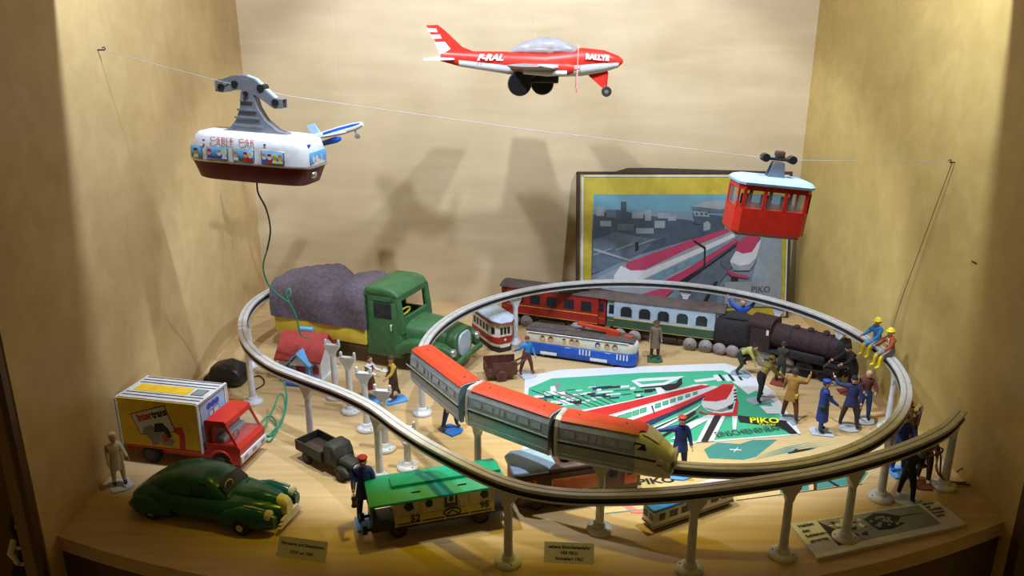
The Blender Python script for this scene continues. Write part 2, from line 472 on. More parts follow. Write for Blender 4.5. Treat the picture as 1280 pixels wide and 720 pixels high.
# ------------------------------------------------------------------ monorail train
def sec(w, zt, zb, slot):
    return [(slot, zb), (w*.82, zb-.02), (w*.95, zb+.35), (w, zb+1.5), (w*.985, zt-1.75), (w*.93, zt-.85), (w*.76, zt-.2), (w*.5, zt), (-w*.5, zt),
            (-w*.76, zt-.2), (-w*.93, zt-.85), (-w*.985, zt-1.75), (-w, zt-zt+zb+1.5), (-w*.95, zb+.35), (-w*.82, zb-.02), (-slot, zb), (-slot, 9.05), (slot, 9.05)]
train = thing('monorail_train', 'silver three car monorail train with orange red roofs riding the round track', 'toy train')
def car(name, a0, a1, front=False, rear=False):
    e0, e1 = circ(a0), circ(a1); dv = e1-e0; L = dv.length-.25; out = (circ((a0+a1)/2)-(e0+e1)/2)
    c = (e0+e1)/2+out*.45
    o = bpy.data.objects.new(name, None); C.objects.link(o); o.parent = train
    h = L/2
    ZTOP = 11.9; ZB = 7.6
    st = [(-h, 1.72, ZTOP), (h, 1.72, ZTOP)]
    st = []
    if rear: st += [(-h-.2, .9, 10.3), (-h+.1, 1.25, 11.0), (-h+.8, 1.6, 11.75)]
    else: st += [(-h, 1.72, ZTOP)]
    n0 = len(st)
    if front: st += [(h-4.2, 1.75, ZTOP), (h-3.2, 1.74, 11.85), (h-2.2, 1.68, 11.5), (h-1.2, 1.55, 10.9), (h-.5, 1.38, 10.4), (h, 1.18, 9.95), (h+.35, .9, 9.6)]
    else: st += [(h, 1.72, ZTOP)]
    rings = []
    for x, w, zt in st:
        zb = ZB if w > 1.1 else 8.3
        rings.append([(x, y, z) for y, z in sec(w, max(zt, zb+2.05) if zt < zb+2.05 else zt, zb, min(1.02, w*.8))])
    bd = MB('silver grey body')
    if front:
        k = len(rings)-6
        bd.loft(rings[:k+1], True, False); bd.m('pale nose metal').loft(rings[k:], True, True)
    else: bd.loft(rings, True, False)
    body = bd.build('body', o)
    x0, x1 = (-h+.9 if rear else -h+.5), (h-3.0 if front else h-.15)
    rf = MB('orange red roof'); rf.loft([[(x, -1.42, 11.72), (x, -.95, 11.96), (x, .95, 11.96), (x, 1.42, 11.72), (x, 1.3, 11.6), (x, -1.3, 11.6)] for x in (x0, x1)], True, False)
    if front: rf.add([(x1, -.95, 11.96), (x1, .95, 11.96), (x1+.55, .5, 11.83), (x1+.55, -.5, 11.83)], [(0, 1, 2, 3)])
    rf.m('track groove')
    for xx in (x0+1.5, x1-1.5): rf.cyl((xx, 0, 11.9), (xx, 0, 11.99), .12, n=8)
    rf.build('roof_panel', o)
    wn = MB('lid haze'); n = 6 if not front else 5; xa, xb = x0+.4, x1-.5
    for sgn in (-1, 1):
        for i in range(n):
            w0 = xa+(xb-xa)*(i+.12)/n; w1 = xa+(xb-xa)*(i+.88)/n
            parts = [(w0, (w0+w1)/2-.08), ((w0+w1)/2+.08, w1)] if i == 2 else [(w0, w1)]
            for p0, p1 in parts:
                for q, mm, off, ins in ((0, 'steel', .02, 0), (1, 'lid haze', .035, .07)):
                    wn.m(mm if mm == 'steel' else 'car window grey')
                    wn.quad(*[(xx, sgn*(yy+off), zz) for xx, yy, zz in ((p0+ins, 1.70, 10.2+ins), (p1-ins, 1.70, 10.2+ins), (p1-ins, 1.64, 10.98-ins), (p0+ins, 1.64, 10.98-ins))])
    wn.split('windows', o)
    tr = MB('silver')
    xe = h-1.2 if front else h
    for sgn in (-1, 1):
        for z in (9.72, 8.35): tr.box(((-h+xe)/2, sgn*1.735, z), (xe+h, .07, .09))
    tr.m('track groove')
    for sgn in (-1, 1): tr.box(((-h+xe)/2, sgn*1.72, 9.5), (xe+h, .05, .2))
    tr.split('trim_line', o)
    if not rear:
        j = MB('silver'); j.loft([[(x, y*1.03, z) for y, z in sec(1.74, ZTOP+.06, ZB, 1.02)] for x in (-h, -h+.35)], True, False)
        j.m('black paint'); j.loft([[(x, y*.9, z-.1) for y, z in sec(1.7, ZTOP, ZB+.1, 1.12)] for x in (-h-.28, -h+.02)], True, False); j.build('joint_band', o)
    if front:
        g = MB('dark glass')
        a = [(h-2.75, 1.12, 11.74), (h-2.1, 1.05, 11.5), (h-1.15, .9, 10.97), (h-1.15, -.9, 10.97), (h-2.1, -1.05, 11.5), (h-2.75, -1.12, 11.74)]
        g.m('silver').loft([[(x, y, z+.03) for x, y, z in a[:3]], [(x, y, z+.03) for x, y, z in a[3:][::-1]]], False, True, False)
        for sgn in (-1, 1):
            g.m('dark glass').quad((h-3.4, sgn*1.69, 10.3), (h-2.1, sgn*1.65, 10.35), (h-2.35, sgn*1.55, 10.95), (h-3.3, sgn*1.63, 11.05))
        g.build('windscreen', o)
    o.location = (c+Vector((0, 0, .35)))*S; o.rotation_euler = (0, 0, math.atan2(dv.y, dv.x))
car('tail_car', -168, -141.5, rear=True); car('middle_car', -141.5, -119); car('nose_car', -119, -95.5, front=True)

# ================================================================== PRINTED SHEETS
LB, LT_ = Vector((11.7, 131.0, 0.05)), Vector((11.7, 136.6, 24.2)); LW = 36.0
LUP = (LT_-LB).normalized(); LNRM = Vector((1, 0, 0)).cross(LUP)
def lid(u, v, lift=0.0):
    d = Vector(ray(u, v)); o = Vector((0, 0, CAMH)); t = (LB-o).dot(LNRM)/d.dot(LNRM)
    return o+d*t+LNRM*lift
def lid2(x, y, lift=0.0): return LB+Vector((x, 0, 0))+LUP*y+LNRM*lift
HT = (LT_-LB).length
L = thing('picture_box', 'flat cardboard box picturing two pink roofed monorails, leaning upright on the back wall', 'box')
b = MB('cardboard dark')
for x0, x1, y0, y1 in [(-.5, 0, -.0, HT+.35), (LW, LW+.4, 0, HT+.35), (-.5, LW+.4, HT, HT+.4), (-.5, LW+.4, 0, .12)]:
    q = [lid2(x0, y0), lid2(x1, y0), lid2(x1, y1), lid2(x0, y1)]
    b.add([p+LNRM*e for e in (.2, -2.2) for p in q], [(0, 1, 2, 3), (7, 6, 5, 4), (0, 4, 5, 1), (1, 5, 6, 2), (2, 6, 7, 3), (3, 7, 4, 0)])
b.m('cardboard dark')
q = [lid2(5.6, HT+.3, .1), lid2(8.2, HT+1.05, -.6), lid2(12, HT+1.1, -.8), lid2(24, HT+.75, -.9), lid2(LW, HT+.4, -.6), lid2(LW, HT+.2, .1)]
b.add([p+LNRM*e for e in (.0, -.5) for p in q], [(0, 1, 2, 3, 4, 5), (11, 10, 9, 8, 7, 6)]+[(i, (i+1) % 6, 6+(i+1) % 6, 6+i) for i in range(6)])
b.build('rim', L)
b = MB('lid white')
for x0, x1, y0, y1 in [(.25, .6, .3, HT-.2), (.25, LW-.1, HT-.5, HT-.2), (LW-.3, LW-.1, .3, HT-.2)]:
    b = MB('lid white'); b.quad(lid2(x0, y0, .14), lid2(x1, y0, .14), lid2(x1, y1, .14), lid2(x0, y1, .14)); b.build('edge_strip', L)
A = MB('lid yellow'); lf = [.0]
def pl(m, pts, f=lid):
    lf[0] += .006; A.m(m); A.quad(*[f(p[0], p[1], lf[0]) for p in pts])
A.quad(lid2(0, 0), lid2(LW, 0), lid2(LW, HT), lid2(0, HT))
pl('lid sky', [(742, 243), (978, 243), (976, 383), (738, 383)])
pl('lid haze', [(741, 262), (978, 266), (976, 383), (738, 383)])
pl('lid city dark', [(742, 268), (772, 262), (800, 268), (830, 272), (862, 275), (900, 290), (862, 300), (800, 318), (760, 335), (739, 345), (740, 290)])
pl('lid city mid', [(741, 300), (770, 290), (820, 300), (800, 318), (760, 335), (740, 342)])
for u, v, w, h in [(745, 258, 10, 12), (758, 262, 12, 10), (776, 252, 7, 14), (790, 265, 14, 8), (806, 262, 8, 14), (822, 266, 15, 7), (835, 270, 10, 6), (750, 276, 14, 7), (772, 280, 20, 8), (795, 285, 22, 7), (818, 276, 13, 9)]:
    pl(random.choice(['lid city pale', 'lid city mid', 'lid grey', 'lid city dark']), [(u, v), (u+w, v), (u+w, v+h), (u, v+h)])
for i in range(9):
    u = 742+i*9; pl('lid city pale' if i % 3 == 0 else 'lid city mid', [(u, 318-i*2), (u+22, 310-i*2), (u+22, 311-i*2), (u, 319.5-i*2)])
pl('lid city pale', [(742, 310), (790, 325), (815, 318), (816, 320), (790, 328), (742, 313)])
pl('black paint', [(794, 303), (798, 302), (798, 312), (794, 314)])
pl('lid city dark', [(866, 266), (905, 270), (905, 300), (880, 300), (880, 280), (868, 280)])
pl('lid grey', [(862, 258), (880, 252), (900, 250), (925, 258), (900, 262)]); pl('lid city mid', [(864, 260), (900, 262), (925, 259), (922, 266), (868, 265)])
pl('lid city pale', [(866, 264), (884, 265), (887, 271), (868, 270)]); pl('lid city pale', [(879, 279), (884, 276), (888, 280), (887, 287), (879, 289)])
for u in (869, 875, 881): pl('lid city dark', [(u, 266), (u+3, 266), (u+3, 269), (u, 269)])
pl('lid city pale', [(740, 350), (800, 322), (880, 296), (908, 287), (905, 290), (800, 333), (770, 383), (738, 383)])
pl('lid grey', [(765, 346), (772, 335), (783, 329), (840, 312), (911, 285), (935, 286), (845, 345), (830, 372), (800, 383), (775, 378), (764, 362)])
pl('lid white', [(767, 345), (776, 332), (788, 338), (806, 338), (860, 316), (918, 291), (918, 297), (850, 327), (810, 346), (785, 356), (770, 358)])
pl('lid pink', [(782, 331), (786, 327), (860, 301), (911, 285), (914, 289), (860, 311), (806, 337), (788, 338), (783, 335)])
pl('lid haze', [(811, 347), (860, 325), (918, 296), (920, 303), (870, 328), (818, 353)])
for i in range(7):
    u = 818+i*14.5; v = 345.5-i*7.0; pl('lid sky', [(u, v), (u+9, v-4.4), (u+9, v+1), (u, v+5.5)])
pl('lid pink', [(828, 352), (860, 335), (919, 298), (923, 301), (870, 338), (848, 352)])
pl('black paint', [(850, 352), (885, 330), (924, 302), (926, 304), (890, 332), (858, 353)])
pl('black paint', [(866, 300), (869, 301), (882, 309), (881, 332), (879, 332), (879.5, 311), (866, 302)])
pl('lid city mid', [(858, 353), (926, 304), (940, 300), (900, 352), (893, 383), (840, 383)])
pl('lid city pale', [(950, 296), (976, 300), (976, 383), (930, 383), (945, 326)])
pl('lid grey', [(960, 330), (966, 303), (972, 300), (976, 325), (976, 352), (955, 356)])
pl('lid white', [(912, 326), (919, 314), (938, 314), (951, 298), (946, 318), (943, 327), (936, 337), (917, 338)])
pl('lid pink', [(919, 313), (921, 304), (931, 295), (950, 295), (944, 308), (939, 315), (928, 317)])
pl('lid grey', [(914, 328), (924, 332), (936, 330), (944, 322), (942, 330), (936, 338), (917, 338)])
pl('lid pink', [(904, 334), (916, 341), (936, 345), (934, 348), (914, 345), (905, 338)]); pl('black paint', [(913, 345), (922, 347), (922, 356), (914, 356)])
pl('lid city dark', [(899, 324), (903, 332), (910, 338), (908, 339), (901, 333)])
pl('lid pink', [(800, 368), (835, 358), (842, 362), (815, 383), (796, 383)])
pl('lid grey', [(905, 352), (976, 352), (975, 383), (905, 383)])
pl('black paint', [(893, 352), (897, 352), (880, 383), (874, 383)])
lf[0] += .01; A.m('lid city dark')
A.text('PIKO', lid(950, 362), (1, 0, 0), LUP, 1.5, bold=.03, lift=lf[0]+.01); A.text('EINSCHIENENBAHN', lid(946, 375), (1, 0, 0), LUP, .9, lift=lf[0]+.01)
A.build('printed_picture', L, recalc=False)

# green picture sheet on the floor
G = thing('picture_sheet', 'green printed sheet with a red and white monorail lying inside the round track', 'printed sheet')
A = MB('poster white'); zz = [.10]
def pg(m, pts):
    zz[0] += .0012; A.m(m); A.quad(*[at(p[0], p[1], zz[0]) for p in pts])
base = [at(*q, .1) for q in [(656, 471), (700, 462), (800, 458), (906, 454), (932, 462), (968, 490), (1002, 543), (880, 553), (653, 567)]]
n = len(base); A.add([Vector((p.x, p.y, .0)) for p in base]+base, [list(range(n))[::-1], list(range(n, 2*n))]+[(i, (i+1) % n, n+(i+1) % n, n+i) for i in range(n)])
pg('poster green', [(661, 485), (690, 473), (800, 466), (903, 463), (925, 472), (960, 500), (985, 530), (996, 542), (880, 551), (700, 562), (690, 558), (691, 554), (657, 558), (657, 520)])
pg('poster white', [(656, 546), (692, 541), (694, 556), (655, 561)]); pg('lid sky', [(663, 549), (688, 545), (688, 553), (663, 556)])
zz[0] += .003
rr = random.Random(3)
for i in range(70):
    u = 662+rr.random()*145; v = 503-(u-662)*.10-rr.random()*18+6; w = 5+rr.random()*16; h = .8+rr.random()*2.2
    zz[0] += .0003
    A.m(rr.choice(['poster white', 'black paint', 'poster dark blue', 'lid grey', 'poster white', 'black paint'])); A.quad(*[at(*q, zz[0]) for q in [(u, v), (u+w, v-w*.08), (u+w, v-w*.08+h), (u, v+h)]])
for u, v, w, h in [(688, 483, 7, 8), (694, 478, 6, 7), (714, 508, 13, 8), (717, 501, 10, 4)]:
    pg(['poster white', 'black paint', 'lid grey', 'poster dark blue'][int(u) % 4], [(u, v), (u+w, v-1), (u+w, v+h), (u, v+h)])
for i in range(7):
    u = 664+i*14; pg('black paint', [(u, 487+i), (u+46, 505+i*1.6), (u+46, 505.8+i*1.6), (u, 487.9+i)])
pg('black paint', [(820, 482), (845, 479), (852, 470), (853, 480), (842, 489), (833, 488)])
pg('poster white', [(789, 476), (800, 473), (856, 470), (848, 474), (832, 481), (800, 484)]); pg('poster green', [(796, 477), (838, 474.5), (830, 478), (803, 480.5)])
pg('black paint', [(800, 484), (833, 481), (833, 482.2), (802, 485.5)]); pg('poster white', [(819, 485), (826, 484), (834, 491), (822, 492)])
pg('poster white', [(867, 475), (898, 471), (902, 474), (870, 478)])
for u in (891, 903, 914): pg('poster white', [(u, 469), (u+6, 468), (u+12, 476), (u+6, 477)]); pg('black paint', [(u+6.5, 468), (u+9, 468), (u+15, 475), (u+13, 476)])
pg('poster white', [(915, 477), (938, 474), (946, 488), (935, 493), (922, 482)]); pg('poster white', [(949, 507), (968, 508), (976, 517), (959, 517)])
pg('poster white', [(700, 518), (790, 500), (868, 480.5), (886, 480), (860, 492), (760, 524), (735, 523)])
pg('poster red', [(722, 516), (790, 501), (877, 481), (889, 483), (820, 503), (757, 520), (740, 521)])
pg('poster white', [(742, 524), (757, 520), (820, 502), (892, 482), (899, 483), (850, 507), (782, 531), (757, 531)])
pg('poster red', [(770, 531), (782, 528), (850, 504), (900, 483), (902, 484.5), (850, 510), (790, 534)])
pg('poster dark blue', [(790, 534), (850, 510), (902, 485), (904, 486.5), (850, 514), (800, 538)])
for i in range(11):
    t = i/11; u = 772+t*104; v = 520.5-t*32.5; w = 8-t*3.5; h = 6-t*3.6
    if i in (4,): pg('poster dark blue', [(u+4, v-1), (u+6, v-2), (u+9, v+h+4), (u+8, v+h+5)]); continue
    pg('black paint', [(u-.5, v-.5), (u+w+.5, v-w*.33-.5), (u+w+.5, v+h-w*.33+.5), (u-.5, v+h+.5)]); pg('poster green', [(u, v), (u+w, v-w*.33), (u+w, v+h-w*.33), (u, v+h)])
for q in [[(800, 540), (860, 515), (880, 503), (866, 516), (812, 544)], [(853, 532), (905, 510), (905, 514), (860, 538)], [(838, 549), (880, 520), (884, 521), (846, 549)]]:
    pg('poster white', q)
for q in [[(825, 545), (872, 519), (873, 520), (830, 546)], [(846, 525), (870, 512), (869, 517), (858, 525)], [(795, 545), (850, 520), (851, 521), (800, 546)]]: pg('black paint', q)
pg('poster white', [(888, 519), (907, 520), (892, 551), (870, 553)]); pg('black paint', [(893, 519), (902, 520), (885, 552), (876, 552)])
pg('poster white', [(915, 520), (922, 520), (920, 537), (916, 537)])
pg('poster red', [(873, 513), (885, 517), (917, 514), (921, 497), (923, 502), (921, 520), (886, 518.5), (874, 515.5)])
pg('poster white', [(877, 501), (880, 497), (908, 496), (917, 481), (922, 487), (920, 500), (916, 515), (900, 517), (885, 514), (878, 508)])
pg('poster red', [(878, 501), (884, 492), (903, 480), (918, 480), (914, 490), (908, 499), (895, 502)])
pg('lid grey', [(880, 509), (895, 513), (905, 510), (915, 505), (918, 500), (916, 511), (902, 515), (886, 513)]); pg('ink black', [(909, 508), (917, 504), (915, 511), (911, 512)])
for i in range(4): pg('ink black', [(917+i*.3, 487+i*4), (921, 486+i*4), (921, 488.5+i*4), (917, 489+i*4)])
pg('black paint', [(922, 519), (984, 526), (999, 541.5), (988, 542), (975, 533), (924, 527)]); pg('poster white', [(983, 527), (985.5, 527), (1001, 542), (998, 542.5)])
zz[0] += .003
def floor_text(t, u0, v0, u1, v1, size, m, z, **k):
    a, c = at(u0, v0, z), at(u1, v1, z); r = (c-a).normalized(); A.m(m)
    A.text(t, (a+c)/2, r, Vector((-r.y, r.x, 0)), size, **k)
floor_text('PIKO', 937, 525.5, 972, 526, 2.0, 'poster yellow', zz[0], bold=.05, sx=.85, shear=.2); floor_text('TRAIN', 941, 531, 975, 531.3, .75, 'poster yellow', zz[0], shear=.3)
floor_text('EINSCHIENENBAHN', 901, 543, 979, 534.5, 1.75, 'ink black', zz[0]+.004, bold=.0, sx=.63)

for v in [q for q in A.v]: pass
A.build('printed_picture', G, recalc=False)

# beige leaflet in front, half under it
BL = thing('leaflet', 'beige printed leaflet with teal shapes lying under the front monorail track', 'leaflet')
A = MB('poster beige'); zz = [.03]
base = [at(*q, .03) for q in [(668, 574), (830, 556), (1003, 543), (1122, 549), (1078, 605.5), (920, 626), (752, 643), (672, 600)]]
n = len(base); A.add([Vector((p.x, p.y, .0)) for p in base]+base, [list(range(n))[::-1], list(range(n, 2*n))]+[(i, (i+1) % n, n+(i+1) % n, n+i) for i in range(n)])
pg('black paint', [(920, 625), (1078, 604.5), (1078, 605.5), (920, 626)])
pg('poster teal', [(880, 562), (890, 556), (897, 553), (925, 555), (940, 550), (972, 549.5), (945, 571), (930, 575), (886, 573)])
for i in range(4): pg('poster teal', [(942-i*3, 571+i*2), (985, 558+i*2), (1022+i*8, 551+i), (985, 559.5+i*2)])
pg('black paint', [(984, 566), (1004, 561), (1022, 559.5), (1010, 563), (986, 567.5)]); pg('black paint', [(990, 564), (995, 561), (999, 562), (994, 565)])
pg('poster white', [(912, 561), (927, 562), (927, 563), (912, 562.2)]); pg('poster white', [(917, 564.5), (922, 559), (923, 559.3), (918, 565)])
pg('poster teal', [(976, 602), (1005, 590), (1086, 590), (1076, 604), (975, 617)]); pg('poster beige', [(1009, 598), (1015, 597), (1018, 612), (1012, 613)])
pg('black paint', [(1017, 596), (1021, 596), (1021, 612), (1017, 612.5)]); pg('black paint', [(1022, 594), (1027, 594), (1050, 607.5), (1046, 608.5)])
for i in range(6): pg('lid sky', [(985+i*3, 609-i*2), (1003, 605-i), (1003, 605.7-i), (985+i*3, 609.8-i*2)])
pg('poster teal', [(825, 591), (848, 591), (843, 594.5), (832, 594.5)]); pg('poster pink', [(776, 631), (784, 630), (798, 637), (812, 637), (808, 641), (790, 641)])
pg('poster teal', [(757, 641), (830, 633.5), (830, 634.5), (757, 642)]); pg('mustard shirt', [(855, 600), (859, 596), (866, 597), (868, 601)])
zz[0] += .003
floor_text('PIKO', 797, 603, 843, 599.5, 1.55, 'black paint', zz[0], bold=.05, sx=1.25); floor_text('PIKO', 926, 614, 970, 609, 1.4, 'black paint', zz[0], bold=.05, sx=1.25)
floor_text('FABRIK', 815, 556, 826, 555, .45, 'black paint', zz[0])
A.build('printed_picture', BL, recalc=False)

# ------------------------------------------------------------------ caption cards
def card(name, label, p0, p1, w, h, lines, size, tilt=62, italic=.2):
    mid = (Vector(p0)+Vector(p1))/2; d = (Vector(p1)-Vector(p0)); rz = math.degrees(math.atan2(d.y, d.x))
    r = thing(name, label, 'caption card', (mid.x, mid.y, 0), rz)
    b = MB('card white'); t = R(tilt); up = Vector((0, cos(t), sin(t)))
    q = [(-w/2, 0, .02), (w/2, 0, .02), Vector((w/2, 0, .02))+up*h, Vector((-w/2, 0, .02))+up*h]
    n = Vector((0, sin(t), -cos(t)))*.08
    b.add([Vector(k) for k in q]+[Vector(k)+n for k in q], [(0, 1, 2, 3), (7, 6, 5, 4), (0, 4, 5, 1), (1, 5, 6, 2), (2, 6, 7, 3), (3, 7, 4, 0)]); b.build('card', r)
    b = MB('card white'); hh = h*sin(t); b.add([(-w*.2, up.y*h*.7+.1, hh*.7), (w*.2, up.y*h*.7+.1, hh*.7), (w*.2, up.y*h*.7+1.0, 0.02), (-w*.2, up.y*h*.7+1.0, 0.02)], [(0, 1, 2, 3)]); b.build('prop', r)
    b = MB('ink black')
    for i, l in enumerate(lines):
        b.text(l, up*(h*(1-(i+.8)/(len(lines)+.6))), (1, 0, 0), up, size, shear=italic, bold=.012)
    b.build('lettering', r, recalc=False)
card('caption_card', 'small white caption card in front of the green car', at(345, 695), at(407, 704), 5.0, 1.9, ['Fahrzeuge und Eisenbahnen', 'DDR um 1960'], .40)
card('caption_card', 'small white caption card at the front between the two front posts', at(680, 703), at(742, 706), 4.7, 1.9, ['seltene Einschienenbahn', 'VEB PIKO', 'Sonneberg 1963'], .40)
# photo card, lower right
PC = thing('photo_card', 'wide printed card with a grey photo and black lettering at the lower right front', 'printed card')
A = MB('card white'); zz = [.35]
c4 = [at(*q, .35) for q in [(1022, 698), (1209, 655), (1172, 626), (988, 655)]]
A.add([Vector((p.x, p.y, 0.02)) for p in c4]+c4, [(3, 2, 1, 0), (4, 5, 6, 7)]+[(i, (i+1) % 4, 4+(i+1) % 4, 4+i) for i in range(4)])
def cq(m, st, dz=.0015):
    zz[0] += dz; A.m(m); A.quad(*[(c4[0]*(1-s)*(1-t)+c4[1]*s*(1-t)+c4[2]*s*t+c4[3]*(1-s)*t).xy.to_3d()+Vector((0, 0, zz[0])) for s, t in st])
cq('lid grey', [(.165, .18), (.86, .18), (.86, .97), (.165, .97)])
cq('dust and shade grey', [(.165, .18), (.42, .18), (.36, .5), (.4, .97), (.165, .97)])
cq('ink black', [(.17, .2), (.3, .2), (.24, .6), (.17, .95)])
for i in range(46):
    s0 = .19+rr.random()*.22; t0 = .22+rr.random()*.66; k = .4+rr.random()*.6; cq(['card white', 'ink black', 'grey cloth', 'ink black', 'dust and shade grey'][i % 5], [(s0, t0), (s0+.04*k, t0-.03), (s0+.05*k, t0+.06*k), (s0+.01, t0+.1*k)], .0004)
cq('ink black', [(.47, .38), (.56, .34), (.66, .44), (.67, .7), (.6, .86), (.54, .92), (.47, .82), (.45, .6)])
cq('lid grey', [(.52, .66), (.57, .64), (.58, .78), (.53, .8)])
cq('ink black', [(.44, .8), (.49, .8), (.5, .68), (.45, .66)])
cq('grey cloth', [(.62, .5), (.72, .4), (.8, .45), (.72, .55), (.66, .62)]); cq('ink black', [(.66, .66), (.83, .64), (.83, .66), (.66, .7)])
for i in range(26):
    s0 = .455+rr.random()*.16; t0 = .4+rr.random()*.35; cq(['dust and shade grey', 'ink black', 'lid grey'][i % 3], [(s0, t0), (s0+.02, t0), (s0+.018, t0+.05), (s0+.004, t0+.07)], .0004)
zz[0] += .01; rgt = (c4[1]-c4[0]).normalized(); upv = (c4[3]-c4[0]); upv = (upv-rgt*upv.dot(rgt)).normalized()
def cpos(s, t): 
    p = c4[0]*(1-s)*(1-t)+c4[1]*s*(1-t)+c4[2]*s*t+c4[3]*(1-s)*t; return Vector((p.x, p.y, zz[0]))
A.m('ink black')
for i, l in enumerate(['Helden', 'des', 'Schienen-', 'stranges']): A.text(l, cpos(.03, .88-i*.15), rgt, upv, .62, 'LEFT', bold=.02)
for i, l in enumerate(['seltene', 'der', 'Original', 'Figuren', 'Serie']): A.text(l, cpos(.875, .93-i*.12), rgt, upv, .5, 'LEFT', bold=.02)
A.build('printed_face', PC, recalc=False)
# ================================================================== VEHICLES (+x forward, y left)
def frontal(p_rear, p_front):                      # heading from two ground points
    a, c = Vector(p_rear), Vector(p_front); d = c-a
    return (a+c)/2, math.degrees(math.atan2(d.y, d.x)), d.length

# ---- green tin car
GC = thing('toy_car', 'shiny dark green streamlined toy car with pale yellow grille at the lower left', 'toy car', (-31.0, 72.5, 0), -15)
b = MB('car green')
b.hull([(-8.4, 1.6, .9, 1.7, 2.5), (-8.1, 2.4, .6, 2.4, 2.8), (-7.0, 2.9, .5, 3.1, 3), (-5, 3.1, .5, 3.5, 3.2), (-1, 3.15, .5, 3.4, 3.4), (2.5, 3.1, .5, 3.2, 3.2), (5, 2.6, .5, 3.1, 2.8), (7, 2.0, .6, 2.8, 2.6), (8.2, 1.2, .8, 2.3, 2.4)], 28)
b.hull([(-7.2, .9, 2.2, 2.9, 2.2), (-6.2, 1.9, 2.2, 3.7, 2.3), (-4.5, 2.45, 2.2, 4.6, 2.4), (-2.5, 2.6, 2.2, 5.05, 2.5), (-.5, 2.55, 2.2, 5.1, 2.5), (1.0, 2.45, 2.2, 4.9, 2.5), (2.1, 2.35, 2.2, 4.2, 2.6), (3.2, 2.2, 2.2, 3.3, 2.6)], 28)
b.hull([(2.0, 1.3, 2.0, 3.35, 2.2), (4, 1.35, 2.0, 3.5, 2.2), (6, 1.2, 1.8, 3.45, 2.2), (7.6, .85, 1.2, 3.1, 2.2), (8.5, .5, .9, 2.5, 2.2)], 20)
for sg in (-1, 1):
    b.hull([(1.6, .2, 1.0, 1.5, 2, sg*2.7), (3.2, .6, .5, 2.4, 2.2, sg*2.7), (5.2, .8, .4, 2.9, 2.2, sg*2.55), (7.2, .75, .5, 2.7, 2.2, sg*2.35), (8.4, .45, .8, 2.1, 2.2, sg*2.2)], 18)
    b.hull([(-8.3, .3, .8, 1.4, 2, sg*2.5), (-7, .75, .45, 2.5, 2.2, sg*2.75), (-5, .85, .4, 2.6, 2.2, sg*2.8), (-3, .4, .6, 1.6, 2, sg*2.8)], 18)
gb = b.build('body', GC)
b = MB('dark glass')
for sg in (-1, 1):
    b.quad((-.1, sg*2.53, 3.55), (1.35, sg*2.43, 3.5), (.95, sg*2.2, 4.5), (.1, sg*2.2, 4.62))
    b.m('car green').quad((-3.9, sg*2.66, 3.3), (-.6, sg*2.72, 3.3), (-.8, sg*2.4, 4.5), (-3.2, sg*2.36, 4.45)); b.m('dark glass')
b.loft([[(3.05, -1.9, 3.5), (2.95, 0, 3.62), (3.05, 1.9, 3.5)], [(2.05, -1.75, 4.42), (1.95, 0, 4.66), (2.05, 1.75, 4.42)]], False, True, False)
b.split('window', GC, lambda c: (round(c.x/2.2), c.y > 1.9, c.y < -1.9))
b = MB('pale yellow')
ring = [(2.65+.08*cos(a*pi/8), -.9+.55*cos(a*pi/8), 4.05+.5*sin(a*pi/8)) for a in range(17)]; b.tubes(ring, .06, 6); b.build('steering_wheel', GC)
b = MB('pale yellow'); b.hull([(7.7, .7, 1.0, 3.15, 3), (8.35, .7, .9, 3.0, 3), (8.8, .55, .8, 2.6, 3)], 16); b.build('grille', GC)
b = MB('cream plastic')
for k in range(3): b.hull([(8.55+k*.02, 2.3-.3*k, .55+k*.28, .78+k*.28, 4), (8.9-k*.03, 2.2-.3*k, .55+k*.28, .78+k*.28, 4)], 12)
b.build('front_bumper', GC)
b = MB('pale yellow'); b.hull([(-8.75, 2.3, .8, 1.15, 4), (-8.45, 2.4, .8, 1.15, 4)], 12); b.build('rear_bumper', GC)
for sg in (-1, 1):
    b = MB('cream cloth'); b.lathe([(.1, .12), (.45, .08), (.56, -.05), (.56, -.4)], (8.0, sg*2.3, 2.15), 18, 'x'); b.build('headlight', GC)
    b = MB('silver'); b.hull([(5.2, .05, 2.9, 3.0, 2, sg*2.5), (6.2, .12, 2.75, 3.0, 2, sg*2.42), (7.4, .05, 2.55, 2.75, 2, sg*2.3)], 8); b.build('fender_trim', GC)
    for x in (-5.2, 5.1):
        b = MB(); wheel(b, (x, sg*2.95, .95), .95, .9, hub='steel', hr=.4); b.build('wheel', GC)
# ---- box truck
BT = thing('box_truck', 'yellow and white box truck with red cab and black lettering, behind the green car', 'toy truck', (-37.3, 84.0, 0), -12)
b = MB('yellow paint'); b.box((-2.2, 0, 5.1), (10.2, 6.0, 6.0)); bx_ = b.build('box', BT)
b = MB('white paint')
X0, X1 = -7.3, 2.9
b.quad((X0, -3.0, 8.115), (X1, -3.0, 8.115), (X1, 3.0, 8.115), (X0, 3.0, 8.115))
b.quad((X1+.015, -3.0, 2.1), (X1+.015, 3.0, 2.1), (X1+.015, 3.0, 8.1), (X1+.015, -3.0, 8.1))
b.m('yellow paint').quad((X0+.6, -.85, 8.13), (X1-2.6, -.85, 8.13), (X1-2.6, .95, 8.13), (X0+.6, .95, 8.13))
for y in (-2.75, -1.95, -1.25, 1.35, 2.05, 2.75): b.m('ink black').quad((X0+.1, y-.1, 8.135), (X1-.1, y-.1, 8.135), (X1-.1, y+.1, 8.135), (X0+.1, y+.1, 8.135))
b.m('yellow paint').quad((X0, -3.0, 8.14), (X1, -3.0, 8.14), (X1, -2.85, 8.14), (X0, -2.85, 8.14))
